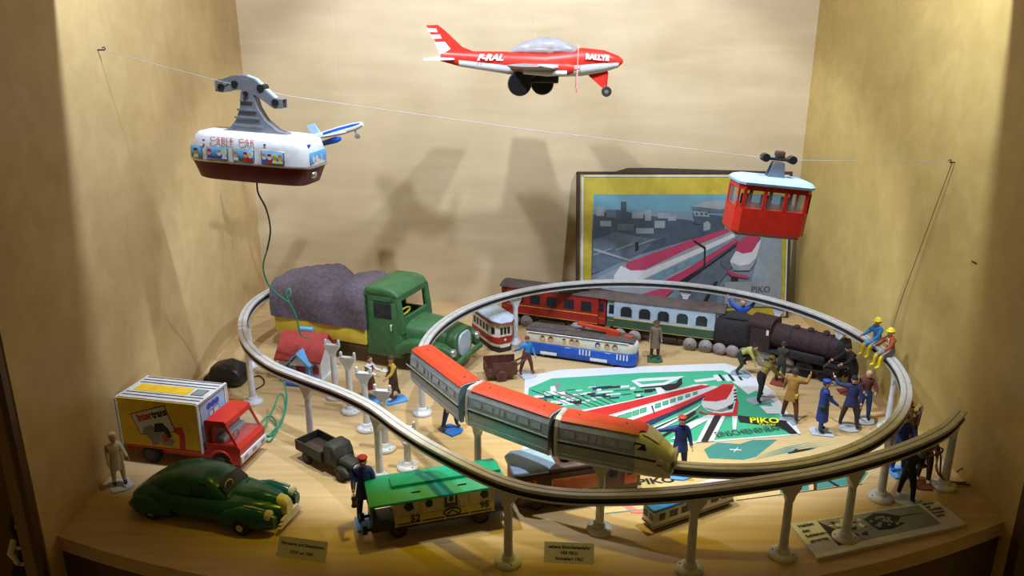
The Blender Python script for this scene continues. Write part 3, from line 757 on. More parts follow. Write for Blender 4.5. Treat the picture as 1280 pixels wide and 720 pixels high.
b.m('ink black').quad((X1-2.2, -.75, 8.135), (X1-.7, -.75, 8.135), (X1-.7, .85, 8.135), (X1-2.2, .85, 8.135)); b.m('lid grey').quad((X1-2.1, -.65, 8.142), (X1-.8, -.65, 8.142), (X1-.8, .75, 8.142), (X1-2.1, .75, 8.142))
f = lambda y, z, e=.03: (X1+e, y, z)
for y0, y1, z0, z1 in [(-2.55, -2.45, 2.3, 7.9), (2.45, 2.55, 2.3, 7.9), (-2.5, 2.5, 7.7, 7.8), (-2.5, 2.5, 2.4, 2.5)]: b.m('ink black').quad(f(y0, z0), f(y1, z0), f(y1, z1), f(y0, z1))
b.m('pale blue').quad(f(-2.4, 2.5, .025), f(2.4, 2.5, .025), f(2.4, 7.7, .025), f(-2.4, 7.7, .025))
for y in (-.75, .05, .85): b.m('royal blue').prism([(y+.5*cos(k*pi/6), 7.0+.38*sin(k*pi/6)) for k in range(12)], X1+.03, X1+.05, 'x')
for y0, y1, z0, z1 in [(-.9, -.1, 5.3, 6.3), (.1, 1.1, 5.2, 6.4), (-.9, -.2, 3.9, 5.0), (0, .9, 3.8, 5.0)]:
    b.m('ink black').quad(f(y0-.08, z0-.08, .04), f(y1+.08, z0-.08, .04), f(y1+.08, z1+.08, .04), f(y0-.08, z1+.08, .04)); b.m('white paint').quad(f(y0, z0, .05), f(y1, z0, .05), f(y1, z1, .05), f(y0, z1, .05))
b.build('printed_trim', bx_)
for p0, p1 in [((X1, -3.02, 2.1), (X1, -3.02, 8.1)), ((X1, -3.02, 8.12), (X1, 3, 8.12)), ((X1, 3.02, 2.1), (X1, 3.02, 8.1)), ((X0, -3.02, 2.1), (X0, -3.02, 8.1)), ((X0, -3.02, 8.12), (X0, 3, 8.12))]: b = MB('white paint'); b.tubes([p0, p1], .13, 6); b.build('edge_strip', bx_)
b = MB('ink black'); g = lambda x, z, e=.02: (x, -3.0-e, z)
b.quad(g(-5.75, 6.2), g(-1.1, 7.8), g(-.1, 4.5), g(-4.7, 3.7)); b.m('card white').quad(g(-5.62, 6.15, .03), g(-1.18, 7.65, .03), g(-.25, 4.58, .03), g(-4.65, 3.82, .03))
rg, ug = Vector((4.6, 0, 1.55)), Vector((-.33, 0, 1))
b.m('red paint').text('inter', g(-3.9, 6.05, .03), rg, ug, 1.25, bold=.06, sx=.82); b.m('ink black').text('trans', g(-1.95, 6.65, .03), rg, ug, 1.25, bold=.06, sx=.78)
b.m('grey cloth').prism([(-3.6, 3.4), (-4.4, 3.9), (-4.2, 4.7), (-3.2, 5.1), (-2.4, 4.6), (-2.3, 3.4), (-2.6, 2.6), (-3.3, 2.5)], -3.05, -3.02)
b.m('ink black').prism([(-2.9, 4.2), (-2.7, 5.3), (-1.7, 5.5), (-1.0, 4.8), (-.7, 3.9), (-1.2, 3.6), (-1.6, 4.4)], -3.06, -3.03)
b.m('dust and shade grey').prism([(-2.3, 4.4), (-1.4, 4.5), (-1.0, 3.7), (-.5, 3.2), (-.9, 2.6), (-1.8, 2.6), (-2.4, 3.3)], -3.055, -3.025)
b.m('red paint').prism([(-1.9, 4.0), (-1.3, 4.1), (-1.2, 3.3), (-1.7, 3.1)], -3.07, -3.04)
b.m('red paint').prism([(-.2, 5.1), (.7, 5.2), (1.0, 4.2), (.8, 2.3), (.1, 2.15), (.3, 4.1), (-.4, 4.6)], -3.05, -3.02)
b.m('red paint').quad(g(-7.2, 2.15), g(2.8, 2.15), g(2.8, 2.4), g(-7.2, 2.3))
b.build('side_print', bx_, recalc=False)
b = MB('red paint'); b.box((-.3, 0, 1.6), (14.2, 4.6, .9), .12); b.build('chassis', BT)
b = MB('red paint')
b.prism([(3.3, .9), (7.4, .9), (7.5, 3.0), (7.2, 3.35), (3.3, 3.35)], -2.75, 2.75)
b.prism([(3.3, 5.5), (6.1, 5.5), (6.0, 6.05), (5.8, 6.2), (3.5, 6.2), (3.3, 6.0)], -2.65, 2.65)
for y in (-2.55, 2.55):
    for p in [[(3.3, 3.3), (3.6, 3.3), (3.6, 5.6), (3.3, 5.6)], [(4.2, 3.3), (4.5, 3.3), (4.5, 5.6), (4.2, 5.6)], [(6.9, 3.3), (7.2, 3.3), (6.1, 5.6), (5.8, 5.6)]]: b.prism(p, y-.1, y+.1)
b.box((3.4, 0, 4.4), (.2, 5.2, 2.3)); b.build('cab', BT)
b = MB('clear plastic'); b.quad((7.1, -2.5, 3.4), (7.1, 2.5, 3.4), (6.0, 2.5, 5.5), (6.0, -2.5, 5.5))
for y in (-2.5, 2.5): b.quad((3.5, y, 3.4), (7.0, y, 3.4), (5.95, y, 5.5), (3.5, y, 5.5))
b.split('cab_window', BT, lambda c: (c.y > 1.5, c.y < -1.5))
b = MB('dust and shade grey'); b.box((4.6, 0, 3.6), (1.6, 4.6, .7), .1); b.box((4.0, 0, 4.3), (.4, 4.4, 1.2), .1); b.m('black paint').tubes([(6.2, -1.2+.6*cos(k*pi/6), 4.0+.5*sin(k*pi/6)) for k in range(13)], .07, 6); b.build('seat', BT)
b = MB('card white'); b.box((7.55, 0, 1.7), (.2, 5.6, .9), .05); b.m('grey cloth')
for y in (-1.9, 0, 1.9): b.box((7.66, y, 1.7), (.06, .8, .45))
b.build('front_bumper', BT)
for x in (-4.0, 5.0):
    for y in (-2.4, 2.4):
        b = MB(); wheel(b, (x, y, 1.15), 1.15, 1.0, hub='dark roof brown'); b.build('wheel', BT)
b = MB('red paint'); 
for y in (-2.75, 2.75): b.tubes([(5.0+1.4*cos(k*pi/8), y, 1.2+1.35*sin(k*pi/8)) for k in range(9)], .14, 6)
b.split('wheel_arch', BT)
# ---- small dark flatbed
DT = thing('toy_truck', 'small dark olive flatbed toy truck standing in front of the spare posts', 'toy truck', (-20.6, 81.3, 0), -40)
b = MB('olive dark'); b.box((-2.3, 0, 1.35), (4.8, 3.3, .25))
for y in (-1.6, 1.6): b.box((-2.3, y, 1.95), (4.8, .16, 1.1))
for x in (-4.65, .05): b.box((x, 0, 1.95), (.16, 3.3, 1.1))
b.m('dark brown cloth').box((-2.3, 0, 1.52), (4.5, 3.0, .08)); b.build('cargo_bed', DT)
b = MB('olive dark'); b.hull([(.2, 1.35, 1.0, 3.4, 6), (.45, 1.45, .9, 3.7, 5), (1.7, 1.4, .9, 3.65, 5), (2.1, 1.35, .9, 3.2, 5), (2.4, 1.25, .9, 2.4, 5)], 24)
b.hull([(2.2, 1.05, .8, 2.35, 3.5), (3.6, .85, .8, 2.2, 3), (4.4, .7, .85, 2.05, 3)], 20)
for y in (-1.2, 1.2): b.hull([(1.9, .15, .6, .9, 2, y), (2.7, .4, .6, 1.6, 2.4, y), (3.6, .42, .6, 1.6, 2.4, y), (4.3, .2, .7, 1.2, 2, y)], 14)
b.build('cab', DT)
b = MB('black paint'); b.quad((2.17, -1.05, 2.55), (2.17, -.08, 2.55), (1.98, -.08, 3.35), (1.98, -1.0, 3.35)); b.quad((2.17, 1.05, 2.55), (2.17, .08, 2.55), (1.98, .08, 3.35), (1.98, 1.0, 3.35))
for y in (-1.46, 1.46): b.quad((.7, y, 2.35), (1.7, y, 2.35), (1.6, y*.97, 3.3), (.7, y*.97, 3.3))
b.split('window', DT, lambda c: (c.x > 1.85, c.y > 0))
b = MB('stand pale'); b.hull([(4.36, .55, 1.0, 1.9, 3), (4.5, .5, 1.0, 1.85, 3)], 14); b.build('radiator', DT)
b = MB('olive dark'); b.box((-.2, 0, .95), (8.2, 1.6, .4)); b.build('chassis', DT)
for x in (-2.9, 3.1):
    for y in (-1.35, 1.35): b = MB(); wheel(b, (x, y, .75), .75, .6, hub='olive dark'); b.build('wheel', DT)
# ---- big green truck with tarpaulin
TR = thing('tarpaulin_truck', 'large wooden green truck with yellow bed and sagging purple grey tarpaulin', 'toy truck', (-18.9, 114.0, 0), -23)
DEF[0] = Matrix.Diagonal((1.13, 1.0, .91, 1))
b = MB('bed yellow'); b.box((-8.0, 0, 5.4), (14.6, 9.8, 3.3), .1); b.build('cargo_bed', TR)
b = MB('tarp purple'); nx, ny = 26, 24; rings = []
rt = random.Random(11)
hump = lambda x: 12.9+1.3*math.exp(-((x+9.6)/2.6)**2)-1.0*math.exp(-((x+6.9)/1.5)**2)+1.0*math.exp(-((x+3.4)/1.8)**2)+.7*math.exp(-((x+.6)/.6)**2)
for i in range(nx+1):
    x = -15.6+15.0*i/nx; ht = hump(x); r = []
    if i in (0, nx): ht -= .15
    prof = [(-5.15, 6.4), (-5.2, 7.4), (-5.12, 8.6), (-5.15, 9.8), (-4.95, 11.0), (-4.5, ht-1.1), (-3.7, ht-.35), (-2.2, ht-.25), (-.7, ht+.05), (.7, ht+.1), (2.2, ht-.2), (3.7, ht-.3), (4.5, ht-1.1), (4.95, 11.0), (5.12, 9.0), (5.15, 6.4)]
    for j, (y, z) in enumerate(prof):
        k = .14 if 2 < j < 13 else .08
        r.append((x+rt.uniform(-.12, .12), y+.14*sin(x*.8+z*.6)*(1 if abs(y) > 4 else 0)+rt.uniform(-k, k)*.5, z+(.16*sin(x*1.0+y*.6)+.1*sin(x*.6-y*1.1) if z > 10.5 else 0)+rt.uniform(-k, k)*.6))
    rings.append(r)
b.loft(rings, False, True, False)
for q in (rings[0], rings[-1]): b.add(q, [list(range(len(q)))])
b.build('tarpaulin', TR)
b = MB('truck green')
# cab with window openings: shell panels
b.box((1.9, 0, 4.4), (5.2, 9.2, 4.4), .25)
b.hull([(-.7, 4.5, 12.4, 13.6, 7), (-.4, 4.6, 12.2, 13.9, 6), (2.6, 4.55, 12.0, 14.0, 5), (3.6, 4.5, 11.7, 13.6, 5), (4.1, 4.4, 11.6, 12.6, 6)], 28)
b.box((-.5, 0, 9.4), (.5, 9.2, 6.6))
for y in (-4.4, 4.4):
    b.prism([(-.7, 6.4), (4.5, 6.4), (4.45, 8.0), (-.7, 8.0)], y-.2, y+.2)
    b.prism([(-.7, 8), (.6, 8), (.6, 12.4), (-.7, 12.4)], y-.2, y+.2)
    b.prism([(3.5, 8), (4.5, 8), (4.1, 12.2), (3.2, 12.2)], y-.2, y+.2)
    b.prism([(.5, 11.6), (3.5, 11.6), (3.4, 12.4), (.5, 12.4)], y-.2, y+.2)
b.prism([(4.2, 6.4), (4.7, 6.4), (4.55, 8.7), (4.1, 8.7)], -4.5, 4.5)
for y0, y1 in ((-4.5, -3.5), (3.5, 4.5)): b.prism([(4.1, 8.6), (4.55, 8.6), (4.1, 12.2), (3.7, 12.2)], y0, y1)
b.build('cab', TR)
b = MB('truck green'); b.box((1.9, -4.62, 7.2), (3.9, .12, 8.4), .05)
b.m('dark glass').box((1.95, -4.7, 10.1), (2.6, .06, 2.6), .02); b.m('silver').tubes([(3.2, -4.72, 7.9), (3.2, -4.9, 7.9), (3.2, -4.9, 7.0)], .12, 8); b.build('door', TR)
b = MB('bed yellow'); b.tubes([(3.3, 1.6*cos(k*pi/8)-1.2, 9.0+.5*sin(k*pi/8)) for k in range(17)], .16, 8); b.build('steering_wheel', TR)
b = MB('truck green'); b.hull([(4.3, 3.6, 2.4, 8.0, 4), (6, 3.5, 2.4, 7.95, 3.6), (8.5, 3.3, 2.4, 7.6, 3.4), (10.6, 3.0, 2.4, 7.15, 3.4), (11.4, 2.8, 2.4, 6.9, 3.6)], 28); b.build('hood', TR)
b = MB('truck green')
for y in (-4.0, 4.0): b.hull([(3.6, .9, 2.2, 4.4, 4, y), (5.2, 1.0, 3.4, 5.6, 4, y), (8, 1.0, 3.6, 5.9, 3.6, y), (10.4, .95, 3.2, 5.6, 3.4, y), (11.7, .7, 2.6, 4.8, 3, y)], 18)
b.split('fender', TR)
b = MB('pale blue grey'); b.hull([(11.3, 1.9, 2.6, 6.6, 3.4), (11.62, 1.8, 2.7, 6.45, 3.4)], 22); b.build('grille', TR)
b = MB('truck green'); b.box((12.0, 0, 2.6), (.5, 9.0, .8), .12); b.build('front_bumper', TR)
for y in (-3.9, 3.9): b = MB('steel'); b.lathe([(.1, .2), (.55, .12), (.7, -.1), (.6, -.5)], (11.8, y, 4.4), 16, 'x'); b.build('headlight', TR)
b = MB('dark brown cloth'); b.box((-3, 0, 2.9), (24, 5.0, 1.4), .1); b.build('chassis', TR)
DEF[0] = Matrix.Identity(4)
for x in (-11.7, 8.2):
    for y in (-4.0, 4.0): b = MB(); wheel(b, (x, y, 1.9), 1.9, 1.3, hub='dust and shade grey', hr=.4); b.build('wheel', TR)
# ---- toy house
HO = thing('toy_house', 'small white toy house with red roof and blue porch before the big green truck', 'toy house', (-29.6, 107.2, 0), -12)
b = MB('white paint'); b.prism([(-2.6, .5), (2.6, .5), (2.6, 3.6), (0, 6.0), (-2.6, 3.6)], -3.2, 3.2, 'x'); b.build('wall', HO)
b = MB('brick red roof')
for s_ in (-1, 1): b.add([(-3.6, s_*3.2, 3.15), (3.5, s_*3.2, 3.15), (3.5, 0, 6.25), (-3.6, 0, 6.25), (-3.6, s_*3.2, 3.45), (3.5, s_*3.2, 3.45), (3.5, 0, 6.6), (-3.6, 0, 6.6)], [(0, 1, 2, 3), (4, 5, 6, 7), (0, 1, 5, 4), (1, 2, 6, 5), (3, 0, 4, 7)])
b.build('roof', HO)
b = MB('sky blue paint'); b.box((-.2, .6, 6.75), (2.2, .7, .5), .08); b.build('chimney', HO)
b = MB('white paint'); b.prism([(-1.0, 2.9), (1.6, 2.9), (.3, 4.4)], -3.8, -1.4)
b.m('sky blue paint')
for s_ in (-1, 1): b.add([(.3, -4.1, 4.6), (.3+s_*1.75, -4.1, 2.85), (.3+s_*1.75, -1.0, 2.85), (.3, -1.0, 4.6), (.3, -4.1, 4.85), (.3+s_*1.95, -4.1, 2.95), (.3+s_*1.95, -1.0, 2.95), (.3, -1.0, 4.85)], [(0, 1, 2, 3), (4, 5, 6, 7), (0, 1, 5, 4), (1, 2, 6, 5)])
for x in (-1.0, 1.6): b.box((x, -3.4, 1.6), (.45, .45, 2.6))
b.build('porch', HO)
b = MB('brick red roof'); b.box((.3, -2.66, 1.7), (1.7, .1, 2.3)); b.build('door', HO)
b = MB('brick red roof')
for x in (2.45, -1.9): b.prism([(x-.45, 1.3), (x+.45, 1.3), (x+.45, 2.3), (x, 2.75), (x-.45, 2.3)], -2.72, -2.6)
b.split('window', HO, lambda c: c.x > 0)
b = MB('bright blue roof'); b.box((.4, -3.6, .35), (3.6, 2.0, .5), .05); b.build('doorstep', HO)
b = MB('white paint'); b.box((0, 0, .25), (6.8, 5.6, .5)); b.build('foundation', HO)
# ---- small tram
TM = thing('tram', 'small red and cream toy tram with grey roof between the green truck and red coach', 'toy tram', (-2.9, 119.0, 0), -62)
b = MB('cream plastic'); b.hull([(-4.0, 1.9, .7, 4.9, 7), (2.6, 1.9, .7, 4.9, 7), (3.5, 1.45, .7, 4.9, 5), (3.9, 1.0, .7, 4.9, 5)], 28); b.build('body', TM)
b = MB('coach red'); b.hull([(-4.05, 1.94, 1.4, 2.6, 9), (2.6, 1.94, 1.4, 2.6, 9), (3.55, 1.5, 1.4, 2.6, 9), (3.95, 1.05, 1.4, 2.6, 9)], 28); b.build('lower_band', TM)
b = MB('black paint')
for y in (-.62, 0, .62): b.box((3.92, y*1.0, 3.5), (.08, .42, 1.1))
for x in (-3, -1.9, -.8, .3, 1.4): 
    for y in (-1.9, 1.9): b.box((x, y, 3.6), (.7, .1, 1.1))
for y in (-1, 1): b.quad((2.8, y*1.86, 3.0), (3.4, y*1.56, 3.0), (3.4, y*1.56, 4.1), (2.8, y*1.86, 4.1))
b.split('window', TM, lambda c: (round(c.x/1.1), round(c.y/.6)))
b = MB('pale blue grey'); b.hull([(-4.4, 1.9, 4.85, 5.3, 3), (-3.9, 2.1, 4.85, 5.6, 3), (3.0, 2.1, 4.85, 5.65, 3), (4.0, 1.5, 4.85, 5.4, 3), (4.4, .9, 4.85, 5.1, 3)], 24); b.m('coach red'); b.hull([(-4.45, 2.0, 4.75, 4.92, 4), (3.0, 2.15, 4.75, 4.92, 4), (4.1, 1.55, 4.75, 4.92, 4), (4.5, .95, 4.75, 4.92, 4)], 24); b.build('roof', TM)
b = MB('black paint'); b.hull([(-3.8, 1.7, .1, .8, 6), (2.6, 1.7, .1, .8, 6), (3.9, 1.1, .1, .8, 6)], 20); b.build('undercarriage', TM)
b = MB('cream cloth'); b.lathe([(.05, .1), (.2, .05), (.22, -.1)], (3.98, 0, 2.0), 12, 'x'); b.build('headlight', TM)
# ---- railway coaches
def coach(name, label, loc, rz, low, up, line, arch, frame):
    r = thing(name, label, 'toy railway coach', loc, rz); Ln = 18.2; h = Ln/2
    b = MB(up); b.box((0, 0, 5.15), (Ln-2.4, 3.9, 3.2)); b.box((0, 0, 5.0), (Ln, 3.3, 2.9)); b.build('upper_body', r)
    b = MB(low); b.box((0, 0, 3.0), (Ln-2.4, 3.94, 1.6)); b.box((0, 0, 3.0), (Ln, 3.34, 1.6))
    b.m(line)
    for y in (-1.99, 1.99): b.box((0, y, 3.75), (Ln-2.4, .04, .12)); b.box((0, y, 2.3), (Ln-2.4, .04, .06))
    b.build('lower_body', r)
    n = 5
    for i in range(n):
        x = -5.9+i*2.95
        b = MB(frame)
        for y in (-1, 1):
            for (w, h0, h1, m_, e) in ((1.0, 4.1, 6.0, frame, .0), (.88, 4.22, 5.88, 'dark glass', .02)):
                b.m(m_); yy = y*1.95
                pts = [(x-w, h0), (x+w, h0), (x+w, h1-.45), (x+w-.3, h1-.1), (x+w*.5, h1), (x-w*.5, h1), (x-w+.3, h1-.1), (x-w, h1-.45)] if arch else [(x-w, h0), (x+w, h0), (x+w, h1), (x-w, h1)]
                b.prism(pts, min(yy, yy+y*(.03+e)), max(yy, yy+y*(.03+e)))
        b.split('window', r)
    b = MB('dark glass')
    for x in (-8.4, 8.4):
        for y in (-1.67, 1.67): b.box((x, y, 5.1), (.8, .05, 1.5))
    b.m(line)
    for x in (-8.4, 8.4):
        for y in (-1.66, 1.66): b.box((x, y, 3.2), (1.1, .03, .06))
    b.split('door', r, lambda c: (c.x > 0, c.y > 0))
    b = MB('dark roof brown'); b.loft([[(x, y, z) for y, z in [(-2.1, 6.7), (-1.95, 6.95), (-1.2, 7.25), (0, 7.4), (1.2, 7.25), (1.95, 6.95), (2.1, 6.7)]] for x in (-h-.2, h+.2)], True, False); b.build('roof', r)
    b = MB('dark brown cloth'); b.box((0, 0, 1.6), (Ln-1.0, 2.4, .7)); b.hull([(-2.2, 1.5, .7, 1.7, 4), (2.2, 1.5, .7, 1.7, 4)], 14); b.build('underframe', r)
    for x in (-6.8, -4.4, 4.4, 6.8):
        for y in (-2.0, 2.0): b = MB('wheel grey'); b.lathe([(1.0, -.2), (1.05, -.1), (1.05, .2), (.3, .25), (.25, .34)] if y > 0 else [(.25, -.34), (.3, -.25), (1.05, -.2), (1.05, .1), (1.0, .2)], (x, y, 1.05), 20, 'y'); b.m('black paint').cyl((x, y+(.36 if y > 0 else -.36), 1.05), (x, y, 1.05), .14, n=8); b.build('wheel', r)
    return r
RC = coach('railway_coach', 'dark red railway coach with gold line behind the long blue tin bus', (7.3, 126.6, 0), -22, 'coach red', 'coach red', 'gold line', False, 'coach red')
BC = coach('railway_coach', 'pale blue and dark green railway coach coupled behind the black locomotive', (24.4, 119.6, 0), -21, 'coach green', 'coach blue', 'gold line', True, 'silver')
# ---- locomotive and tender
LO = thing('steam_locomotive', 'rusty black toy steam locomotive with tender, surrounded by worker figurines', 'toy locomotive', (40.9, 109.0, 0), -38)
b = MB('loco rust'); b.hull([(-2.6, 1.75, 3.1, 6.7, 2.2), (6.9, 1.75, 3.1, 6.6, 2.2)], 26); b.m('loco black'); b.hull([(6.8, 1.8, 3.1, 6.7, 2.2), (7.9, 1.75, 3.15, 6.6, 2.2), (8.1, 1.2, 3.7, 6.1, 2.2)], 26)
for x in (0, 3, 5.6): b.hull([(x, 1.8, 3.05, 6.72, 2.2), (x+.25, 1.8, 3.05, 6.72, 2.2)], 26)
b.build('boiler', LO)
for x, r0, hh in ((.6, .5, .5), (2.6, .48, .55), (4.8, .5, .6)): b = MB('loco rust'); b.lathe([(r0*.9, 0), (r0, .1), (r0*.9, hh), (r0*.4, hh+.15)], (x, 0, 6.45), 16); b.build('dome', LO)
b = MB('loco black'); b.lathe([(.45, 0), (.42, .5), (.55, .8), (.5, .85)], (6.8, 0, 6.5), 16); b.build('chimney', LO)
b = MB('loco rust')
for y in (-1.9, 1.9): b.box((-4.0, y, 4.4), (2.9, .2, 3.6)); 
b.box((-2.6, 0, 4.6), (.2, 3.8, 4.0)); b.hull([(-5.9, 2.1, 5.4, 7.4, 2.6), (-2.4, 2.1, 5.4, 7.4, 2.6)], 24, True); b.build('cab', LO)
b = MB('cream plastic'); b.box((-2.9, -2.05, 5.6), (.35, .08, .8)); b.build('cab_window', LO)
b = MB('loco black'); b.box((2.2, 0, 2.75), (12.4, 4.3, .35), .08); b.box((2.5, -1.9, 3.3), (6, .6, 1.1), .15); b.box((2.5, 1.9, 3.3), (6, .6, 1.1), .15); b.box((6.6, -1.6, 1.9), (2.4, .9, 1.3), .2); b.box((6.6, 1.6, 1.9), (2.4, .9, 1.3), .2); b.box((2, 0, 1.6), (11.5, 1.6, 1.2)); b.build('frame', LO)
b = MB('loco black'); b.box((8.5, 0, 2.0), (.35, 4.0, .8), .08)
for y in (-1.2, 1.2): b.lathe([(.25, 0), (.25, .5), (.5, .55), (.5, .65)], (8.6, y, 2.0), 14, 'x')
b.build('buffer_beam', LO)
for x in (-3.0, -.1, 2.8, 5.6):
    for y in (-1.45, 1.45):
        b = MB('wheel grey' if x < 0 else 'loco black'); rw = 1.35 if x < 5 else .85
        b.lathe([(rw*.9, -.25), (rw, -.15), (rw, .25), (rw*.9, .3)], (x, y, rw), 22, 'y'); b.build('wheel', LO)
b = MB('loco black'); b.tubes([(-3.0, -1.85, 1.3), (2.8, -1.85, 1.3), (6.4, -1.85, 1.7)], .17, 8); b.build('coupling_rod', LO)
td = bpy.data.objects.new('tender', None); C.objects.link(td); td.parent = LO; td.location = Vector((-8.6, .5, 0))*S; td.rotation_euler = (0, 0, R(10))
b = MB('loco black'); b.hull([(-2.9, 1.9, 1.6, 5.9, 3), (-2.6, 2.05, 1.6, 6.3, 3), (2.2, 2.05, 1.6, 6.3, 3), (2.5, 1.9, 1.6, 5.9, 3)], 28); b.build('tank', td)
b = MB('coal'); b.hull([(-2.2, 1.2, 5.9, 6.5, 2), (-1, 1.6, 5.8, 6.8, 2), (1, 1.5, 5.8, 6.75, 2), (2, 1.1, 5.9, 6.5, 2)], 16); b.build('coal_load', td)
for x in (-2.0, 0, 1.9):
    for y in (-1.5, 1.5): b = MB('wheel grey'); b.lathe([(.9, -.25), (1.0, -.15), (1.0, .2), (.3, .3)] if y > 0 else [(.3, -.3), (1.0, -.2), (1.0, .15), (.9, .25)], (x, y, 1.0), 20, 'y'); b.build('wheel', td)
# ---- long tin bus with lever
BB = thing('tin_railcar', 'long blue and cream tin railcar with printed passengers and a red lever on its roof', 'toy railcar', (10.5, 113.0, 0), -20)
h = 8.4
b = MB('royal blue'); b.hull([(-h, 1.3, .25, 2.4, 5), (-h+.5, 1.75, .25, 2.4, 6), (h-.9, 1.8, .25, 2.4, 6), (h-.2, 1.5, .25, 2.4, 5), (h+.3, 1.0, .3, 2.2, 4)], 24); b.build('lower_body', BB)
b = MB('cream plastic'); b.hull([(-h, 1.28, 2.2, 4.0, 7), (-h+.5, 1.72, 2.2, 4.05, 8), (h-.9, 1.76, 2.2, 4.05, 8), (h-.2, 1.45, 2.2, 3.9, 6), (h+.2, 1.0, 2.2, 3.5, 5)], 24); ub = b.build('upper_body', BB)
b = MB('dark roof brown'); b.hull([(-h-.1, 1.3, 3.95, 4.2, 3), (-h+.5, 1.75, 3.95, 4.5, 3), (h-.9, 1.78, 3.95, 4.5, 3), (h-.1, 1.4, 3.9, 4.2, 3)], 24)
rb = random.Random(5)
for i in range(11): x = -7.6+i*.72; b.ell((x, rb.uniform(-.3, .3), 4.5), (.55, 1.0, .22), 12, 6)
b.m('silver'); 
for y in (-1.8, 1.8): b.tubes([(-h+.4, y, 4.0), (h-.8, y, 4.0)], .1, 6)
b.build('roof', BB)
b = MB('pale yellow')
for x, k in [(-5.6, 0), (-4.3, 1), (-2.2, 2), (-1.0, 0), (-.2, 3), (3.0, 4), (4.4, 0), (5.6, 1)]:
    b.m(['mustard shirt', 'ochre cloth', 'pale yellow', 'skin', 'royal blue'][k]); b.prism([(x+.42*cos(a*pi/6), 3.2+.5*sin(a*pi/6)) for a in range(12)], -1.80, -1.75)
    b.m('skin').prism([(x+.05+.28*cos(a*pi/6), 3.05+.34*sin(a*pi/6)) for a in range(12)], -1.82, -1.75); b.m('hair brown').prism([(x-.25, 3.35), (x+.3, 3.35), (x+.15, 3.6), (x-.1, 3.6)], -1.825, -1.75)
b.build('printed_passengers', ub)
b = MB('off white paper')
for x0 in (.3, 6.0):
    for k in range(4): b.box((x0+k*.5, -1.82, 1.75), (.2, .05, .85))
for x0 in (-4.6, 3.2): b.box((x0, -1.82, .85), (2.6, .05, .45))
for x0 in (-1.6, 4.6): b.box((x0, -1.81, 2.15), (.8, .03, .08))
b.build('side_marks', BB)
b = MB('poster white'); b.ell((h+.1, -.55, 3.0), (.22, .55, .75), 12, 8); b.ell((h+.1, .55, 3.0), (.22, .55, .75), 12, 8); b.split('windscreen', BB)
b = MB('orange red roof'); b.prism([(3.9, 4.4), (5.9, 4.4), (5.9, 5.1), (4.6, 5.3), (-.6, 5.75), (-.6, 5.5), (3.9, 4.85)], -.35, .35)
b.box((7.2, .2, 4.5), (1.4, .7, .2), .05); b.build('lever', BB)
for x in (-5.5, 5.2):
    for y in (-1.2, 1.2): b = MB(); wheel(b, (x, y, .5), .5, .4); b.build('wheel', BB)
# ---- green roofed wagon
W = thing('railway_wagon', 'yellow tin wagon with green roof and open platform at the front of the display', 'toy railway wagon', (-7.6, 70.4, 0), 17)
b = MB('wagon cream'); b.box((.4, 0, 3.35), (10.0, 4.2, 2.5)); bd = b.build('body', W)
b = MB('wagon yellow')
for y in (-2.12, 2.12): b.box((.4, y, 2.35), (10.0, .06, .75))
for i in range(5):
    for y in (-2.12, 2.12): b.box((-4.5+i*2.45, y, 3.1), (.22, .07, 3.0))
for i in range(24): b.box((-4.4+i*.42, -2.15, 2.75), (.06, .05, 1.5))
b.box((.4, -2.14, 1.75), (10.1, .1, .12), 0); b.split('side_panel', bd)
b = MB('ink black')
for x, w, hgt in [(-3.2, .9, 1.1), (-1.2, .7, .9), (4.4, .8, 1.0)]: b.prism([(x+w/2*cos(a*pi/5)*(1+.25*sin(3*a)), 3.75+hgt/2*sin(a*pi/5)) for a in range(10)], -2.19, -2.15)
b.m('olive dark').box((1.0, -2.18, 3.8), (1.3, .06, 1.7)); b.m('wagon cream').box((1.0, -2.21, 3.9), (.8, .03, .9)); b.m('ink black').box((1.0, -2.23, 3.9), (.4, .03, .6))
b.m('ink black').text('52', (-2.6, -2.2, 2.35), (1, 0, 0), (0, 0, 1), 1.0, bold=.03); b.text('95', (4.4, -2.2, 2.55), (1, 0, 0), (0, 0, 1), 1.0, bold=.03)
b.tubes([(1.1+.85*cos(a*pi/8), -2.2, 2.35+.45*sin(a*pi/8)) for a in range(17)], .07, 6); b.tubes([(.6, -2.2, 2.2), (1.1, -2.2, 2.55), (1.6, -2.2, 2.2)], .07, 6)
b.build('side_print', bd, recalc=False)
b = MB('wagon roof green'); b.loft([[(x, y, z) for y, z in [(-2.75, 4.55), (-2.7, 4.75), (-1.2, 5.2), (1.2, 5.2), (2.7, 4.75), (2.75, 4.55)]] for x in (-7.0, 6.6)], True, False)
b.loft([[(x, y, z) for y, z in [(-1.0, 5.15), (-.9, 5.5), (.9, 5.5), (1.0, 5.15)]] for x in (-4.6, 6.4)], True, False)
b.m('ink black'); 
for x in (-2.4, 2.2): b.box((x, -1.85, 5.06), (.9, .1, .1))
b.build('roof', W)
b = MB('black paint'); b.box((0, 0, 1.35), (13.6, 3.4, .5), .06); b.box((0, 0, .95), (8, 2.2, .5)); b.build('underframe', W)
b = MB('black paint')
for x in (-6.6, ): 
    for y in (-1.9, 1.9): b.tubes([(x, y, 1.5), (x, y, 4.6)], .16, 8)
    b.box((-5.9, -2.0, 2.1), (1.6, .1, 1.1)); b.box((-6.7, 0, 2.1), (.1, 3.9, 1.1))
b.build('platform_railing', W)
b = MB('cream plastic'); b.box((6.1, -1.7, 4.0), (.5, .1, 1.0)); b.build('end_plate', W)
for y in (-1.2, 1.2): b = MB('black paint'); b.lathe([(.15, 0), (.15, -.5), (.42, -.55), (.42, -1.0)], (-6.7, y, 1.25), 14, 'x'); b.build('buffer', W)
